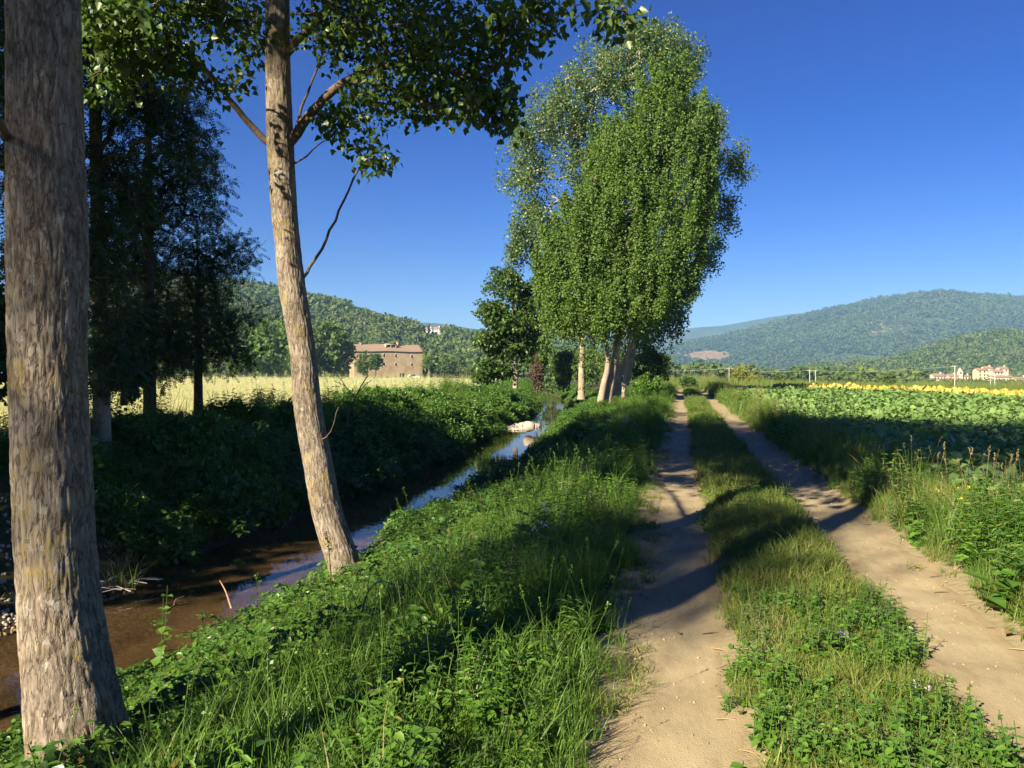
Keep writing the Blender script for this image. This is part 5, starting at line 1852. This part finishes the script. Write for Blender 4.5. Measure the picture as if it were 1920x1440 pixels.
WIRE = plain('wire', (0.55, 0.55, 0.55), 0.4, 0.05)
far_l, far_r = at(1180, 692, 185), at(2000, 693, 150)
for a, b, lab in ((far_l, tops[0], 'thin wire running left from the pole beside the yellowish tree'), (tops[0], tops[1], 'thin wire spanning the plain from the yellowish tree to the paired poles'), (tops[2], tops[3], 'thin wire from the paired poles to the tallest pole'), (tops[3], tops[5], 'thin wire from the tallest pole to the pole before the long low house'), (tops[5], far_r, 'thin wire leaving the picture on the right')):
    x = np.linspace(0, 1, 24)[:, None]
    P = a * (1 - x) + b * x - np.array([0, 0, 1]) * (0.5 * np.sin(math.pi * x))
    V, Q = tube(P, 0.013, 4)
    mb = MB(); mb.add(V, Q)
    tag(mb.build('power_line', WIRE), lab, 'wire', 'wires across the plain')

# ------------------------------------------------------------------ single plants and small things near the track


def plant(name, label, cat, px, py, D, mb_stem, z=None, group=None):
    b = at(px, py, D)
    b[2] = height(b[0], b[1]) if z is None else z
    return empty(name, b, label, cat, group)


PETAL_W = leafmat('white_petal', (0.52, 0.46, 0.55), (0.66, 0.60, 0.68), None, 0.3, 0.5, 0.2)
PETAL_V = leafmat('violet_petal', (0.30, 0.20, 0.55), (0.42, 0.30, 0.66), None, 0.3, 0.5, 0.2)
PETAL_Y = leafmat('yellow_petal', (0.70, 0.55, 0.04), (0.80, 0.66, 0.08), None, 0.3, 0.5, 0.2)


def weed(label, px, D, h, nst, tpl, ls, pairs, lm, seed, lean=0.2, spr=0.08, flower=None, fm=None, name='tall_weed', fn=12, fr=0.05, fs=0.03):
    r_ = np.random.default_rng(seed)
    b = at(px, 1000, D); b[2] = height(b[0], b[1])
    root = empty(name, b, label, 'weed' if flower is None else 'flower')
    heads = []
    mb = herb(r_, h, nst, tpl, ls, pairs, spr, 0.0035, lean, flower=lambda m_, p, q: heads.append(p))
    mb.build('foliage', lm, root)
    if flower:
        fb = MB()
        for p in heads:
            leaf_cloud(fb, OVATE, p[None], fn, (fr, fr, fr), fs, r_, droop=-0.3, up=0.8)
        fb.build(flower, fm, root)
    return root


weed('pale spiky weed standing tallest in the grass on the field side of the track', 1690, 9.6, 0.62, 5, LANCE, 0.09, 14, HERB_L, 1)
weed('weed with long arching pale seed spikes at the right edge, before the dark crop', 1893, 7.6, 0.75, 4, LANCE, 0.05, 18, HERB_L, 2, 0.45)
weed('second arching weed at the very right edge of the picture, lower than its neighbour', 1935, 7.0, 0.62, 4, LANCE, 0.05, 16, HERB_L, 3, 0.45)
weed('bushy pale leaved weed where the sunlight begins on the middle strip', 1418, 8.3, 0.40, 9, LANCE, 0.055, 10, HERB_L, 4, 0.3, 0.2)
weed('upright feathery weed rising from the shaded verge left of the near track', 1062, 10.0, 0.72, 3, LANCE, 0.085, 16, HERB_L, 5, 0.12)
weed('cluster of lilac white flowers on leafy stems in the sunlit verge', 1030, 6.6, 0.52, 8, LANCE, 0.075, 9, HERB, 6, 0.25, 0.13, 'blossom', PETAL_W, name='soapwort', fn=10, fr=0.03, fs=0.020)
weed('white blossoms beside the far part of the track, before the clump', 1166, 22, 0.55, 9, LANCE, 0.08, 8, HERB, 7, 0.25, 0.35, 'blossom', PETAL_W, name='white_flower', fn=10, fr=0.05, fs=0.035)
weed('single violet flower low in the middle strip', 1578, 4.75, 0.14, 3, OVATE, 0.03, 4, HERB, 8, 0.3, 0.03, 'blossom', PETAL_V, name='violet_flower', fn=12, fr=0.014, fs=0.022)
weed('tiny white flower at the right foot of the middle strip', 1736, 4.0, 0.13, 2, OVATE, 0.03, 4, HERB, 9, 0.3, 0.03, 'blossom', PETAL_W, name='white_flower', fn=8, fr=0.010, fs=0.016)
weed('yellow flowered herb among the grass right of the far track', 1790, 8.0, 0.42, 5, OVATE, 0.06, 7, HERB, 10, 0.3, 0.1, 'blossom', PETAL_Y, name='yellow_flower', fn=8, fr=0.015, fs=0.018)
weed('big leaved burdock sunlit on the slope beside the stream', 1105, 24, 0.75, 8, OVATE, 0.34, 5, BUSHL, 12, 0.35, 0.5, name='burdock')
weed('poplar sapling with large light leaves between the thick trunk and the water', 296, 5.3, 0.85, 2, (POPLAR[0], POPLAR[1]), 0.10, 9, BUSHL, 13, 0.12, 0.03, name='poplar_sapling')
weed('leafy shoot hanging out over the water beside the leaning trunk', 745, 8.6, 0.7, 4, OVATE, 0.09, 8, BUSHL, 14, 0.5, 0.1, name='willow_shoot')

CANE = plain('dry_cane', (0.42, 0.25, 0.15), 0.7, 0.2, 10)


def cane(label, pts, r0, r1, name='dry_cane', cat='cane', m_=CANE, extra=()):
    P = np.array([at(*p) for p in pts])
    b = P[0].copy()
    S = spline(P - b, 0.04)
    V, Q = tube(S, np.linspace(r0, r1, len(S)), 6)
    mb = MB(); mb.add(V, Q)
    for e in extra:
        S = spline(np.array([at(*p) for p in e]) - b, 0.04)
        V, Q = tube(S, np.linspace(r1 * 1.2, r1 * 0.6, len(S)), 5)
        mb.add(V, Q)
    return tag(mb.build(name, m_, loc=tuple(b), smooth=True), label, cat)


cane('reddish dry cane arched over the brambles right of the leaning trunk', [(676, 1150, 5.8), (690, 1110, 5.75), (712, 1090, 5.7), (740, 1100, 5.65), (765, 1135, 5.6), (778, 1165, 5.6)], 0.006, 0.004)
cane('short pale dry stalk upright before the water', [(434, 1140, 6.2), (424, 1110, 6.2), (412, 1088, 6.2)], 0.010, 0.004, 'dry_stalk', 'stalk')
cane('grey dead stick lying on the slope right of the thick trunk', [(330, 1330, 5.0), (380, 1305, 5.1), (428, 1278, 5.2)], 0.014, 0.008, 'dead_stick', 'stick', BARK_T)
cane('bare dead branch poking above the far bank, fanning into thin twigs', [(648, 800, 21), (658, 765, 21), (675, 728, 21), (690, 703, 21)], 0.03, 0.010, 'dead_branch', 'branch', BARK_T, [[(664, 745, 21), (648, 725, 21), (626, 714, 21)], [(668, 740, 21), (684, 722, 21), (698, 712, 21)], [(664, 745, 21), (645, 720, 20.9), (632, 702, 20.8)]])
cane('thin forked stick lying in the shallow water', [(310, 1148, 9.9), (326, 1136, 10.2), (352, 1130, 10.4)], 0.014, 0.008, 'water_stick', 'stick', BARK_T, [[(326, 1136, 10.2), (330, 1124, 10.3), (345, 1118, 10.4)]])

# dry grass clump with twigs at the far water edge
b = gp(228, 1098, -1.45)
r = empty('grass_clump', b, 'dry grass clump with white twigs at the far water edge, right of the thick trunk', 'grass clump')
tuft(90, 0.3, 0.65, 0.28, 0.008, 0.9, g).build('blades', G_DRYISH, r)
mb = MB()
for k in range(14):
    a = g.random() * 6.283
    p0 = np.array([g.normal() * 0.2, g.normal() * 0.2, 0.02])
    V, Q = tube(np.array([p0, p0 + [0.25 * math.cos(a), 0.25 * math.sin(a), 0.05], p0 + [0.5 * math.cos(a), 0.5 * math.sin(a), 0.02]]), [0.008, 0.006, 0.003], 4)
    mb.add(V, Q)
mb.build('twigs', plain('bleached_twig', (0.5, 0.45, 0.38), 0.9, 0.1), r)


def stone(rng, r, sq=0.7):
    import bmesh
    bm = bmesh.new()
    bmesh.ops.create_icosphere(bm, subdivisions=3, radius=1)
    V = np.array([v.co for v in bm.verts])
    Fc = np.array([[v.index for v in f.verts] for f in bm.faces])
    bm.free()
    h = 0.75 + 0.5 * fbm(V * 1.3 + rng.random() * 40, 3, 3)
    V = V * h[:, None] * np.array([r, r * 0.8, r * sq])
    return V, Fc


ROCK = plain('river_stone', (0.42, 0.36, 0.28), 0.9, 0.25, 5)
V, Fc = stone(g, 0.34, 0.85)
p = gp(992, 806, WATER + 0.2)
me = new_mesh('stone', V, Fc, ROCK, True, {'tint': np.full(len(V), .5)})
o = link('boulder', me); o.location = [float(x) for x in p + [0, 0, 0.18]]
tag(o, 'big pale stone on top of the gravel bar in the stream', 'stone')
pebs = [new_mesh('pebble', *stone(g, 1.0), ROCK, True) for _ in range(4)]
n = 900
a, rr = RNG.random(n) * 6.283, np.sqrt(RNG.random(n))
u, v = -9.25 + 0.95 * rr * np.cos(a), 47.5 + 2.6 * rr * np.sin(a)
P1 = np.stack([u, v, np.maximum(height(u, v), WATER) + 0.01], 1)
n2_ = 1500
v = RNG.uniform(4.5, 11, n2_); u = river_c(v) - river_w(v) - RNG.random(n2_) ** 1.5 * 2.4 + 0.35
P2 = np.stack([u, v, height(u, v) + 0.01], 1)
PP = np.vstack([P1, P2])
sc_ = np.concatenate([RNG.uniform(0.02, 0.11, n), RNG.uniform(0.010, 0.036, n2_)])
tag(scatter('gravel', PP, proto_collection('gravel_kinds', pebs), 4, RNG.random((len(PP), 3)) * 6.283, sc_), kind='stuff')

LEAFD = leafmat('fallen_leaf', (0.42, 0.26, 0.05), (0.50, 0.36, 0.08), None, 0.15, 0.6, 0.2)
LEAFB = leafmat('brown_fallen_leaf', (0.20, 0.12, 0.06), (0.26, 0.16, 0.08), None, 0.1, 0.7, 0.2)
for px, py, s, mm, lab in ((1714, 1064, 0.075, LEAFD, 'yellow fallen leaf on the right wheel track'), (1268, 1178, 0.05, LEAFB, 'dark fallen leaf lying alone on the sunlit left wheel track'), (1398, 1060, 0.06, LEAFD, 'orange fallen leaf at the edge of the middle strip'), (1450, 1158, 0.055, LEAFB, 'brown fallen leaf in the middle strip beside the left track'), (1898, 1186, 0.075, LEAFB, 'pinkish brown fallen leaf at the right border below the grass')):
    p = gp(px, py, -0.02); p[2] = height(p[0], p[1]) + 0.03
    V, Q = put_leaves(POPLAR, np.zeros((1, 3)), np.array([[g.normal(), g.normal(), 0.05]]), np.array([[0.1, 0.1, 1.0]]), s)
    o = link('fallen_leaf', new_mesh('fallen_leaf', V, Q, mm, False, {'tint': np.full(6, g.random())}))
    o.location = [float(x) for x in p]
    tag(o, lab, 'leaf')

# crumbs, pebbles and bits of straw on the wheel tracks
CR = plain('clod', (0.30, 0.235, 0.14), 0.95, 0.3, 8)
clods = [new_mesh('clod', *stone(g, 1.0, 0.5), CR, True) for _ in range(4)]
n = 900
v = logv(n, 2.2, 26); k = RNG.random(n) < 0.5
u = np.where(k, RNG.normal(0, 0.24, n), 1.74 + RNG.normal(0, 0.28, n))
P = np.stack([u, v, height(u, v) + 0.013], 1)
tag(scatter('track_crumbs', P, proto_collection('crumb_kinds', clods), 4, RNG.random((n, 3)) * 6.283, RNG.uniform(0.002, 0.009, n) * (1 + v / 14)), kind='stuff')
sticks = []
for k in range(4):
    V, Q = tube(np.array([(-0.5, 0, 0), (0, RNG.normal() * 0.1, 0.02), (0.5, RNG.normal() * 0.15, 0)]), [0.02, 0.03, 0.015], 4)
    sticks.append(new_mesh('straw_bit', V, Q, STRAW if k < 2 else BARK_T, False, {'tint': np.full(len(V), 0.5)}))
n = 520
v = logv(n, 2.2, 24); k = RNG.random(n) < 0.5
u = np.where(k, np.where(RNG.random(n) < 0.5, -0.3, 0.33) + RNG.normal(0, 0.1, n), np.where(RNG.random(n) < 0.5, 1.38, 2.12) + RNG.normal(0, 0.1, n))
P = np.stack([u, v, height(u, v) + 0.016], 1)
rr = np.stack([RNG.normal(size=n) * 0.1, RNG.normal(size=n) * 0.1, RNG.random(n) * 6.283], 1)
tag(scatter('track_straw', P, proto_collection('straw_kinds', sticks), 4, rr, RNG.uniform(0.03, 0.13, n)), kind='stuff')

far_tree('dark elder bush filling the gap between the locust stems and the thick trunk', 232, 760, 110, 150, 17.5, LEAF_LOC, 'bank_shrub', 'bush', nclump=90, per=40, lsize=0.12, lift=0.05)
far_tree('dark shrub left of the thick trunk, on the far bank', -20, 780, 150, 260, 15.0, LEAF_LOC, 'bank_shrub', 'bush', nclump=90, per=40, lsize=0.12, lift=0.05)
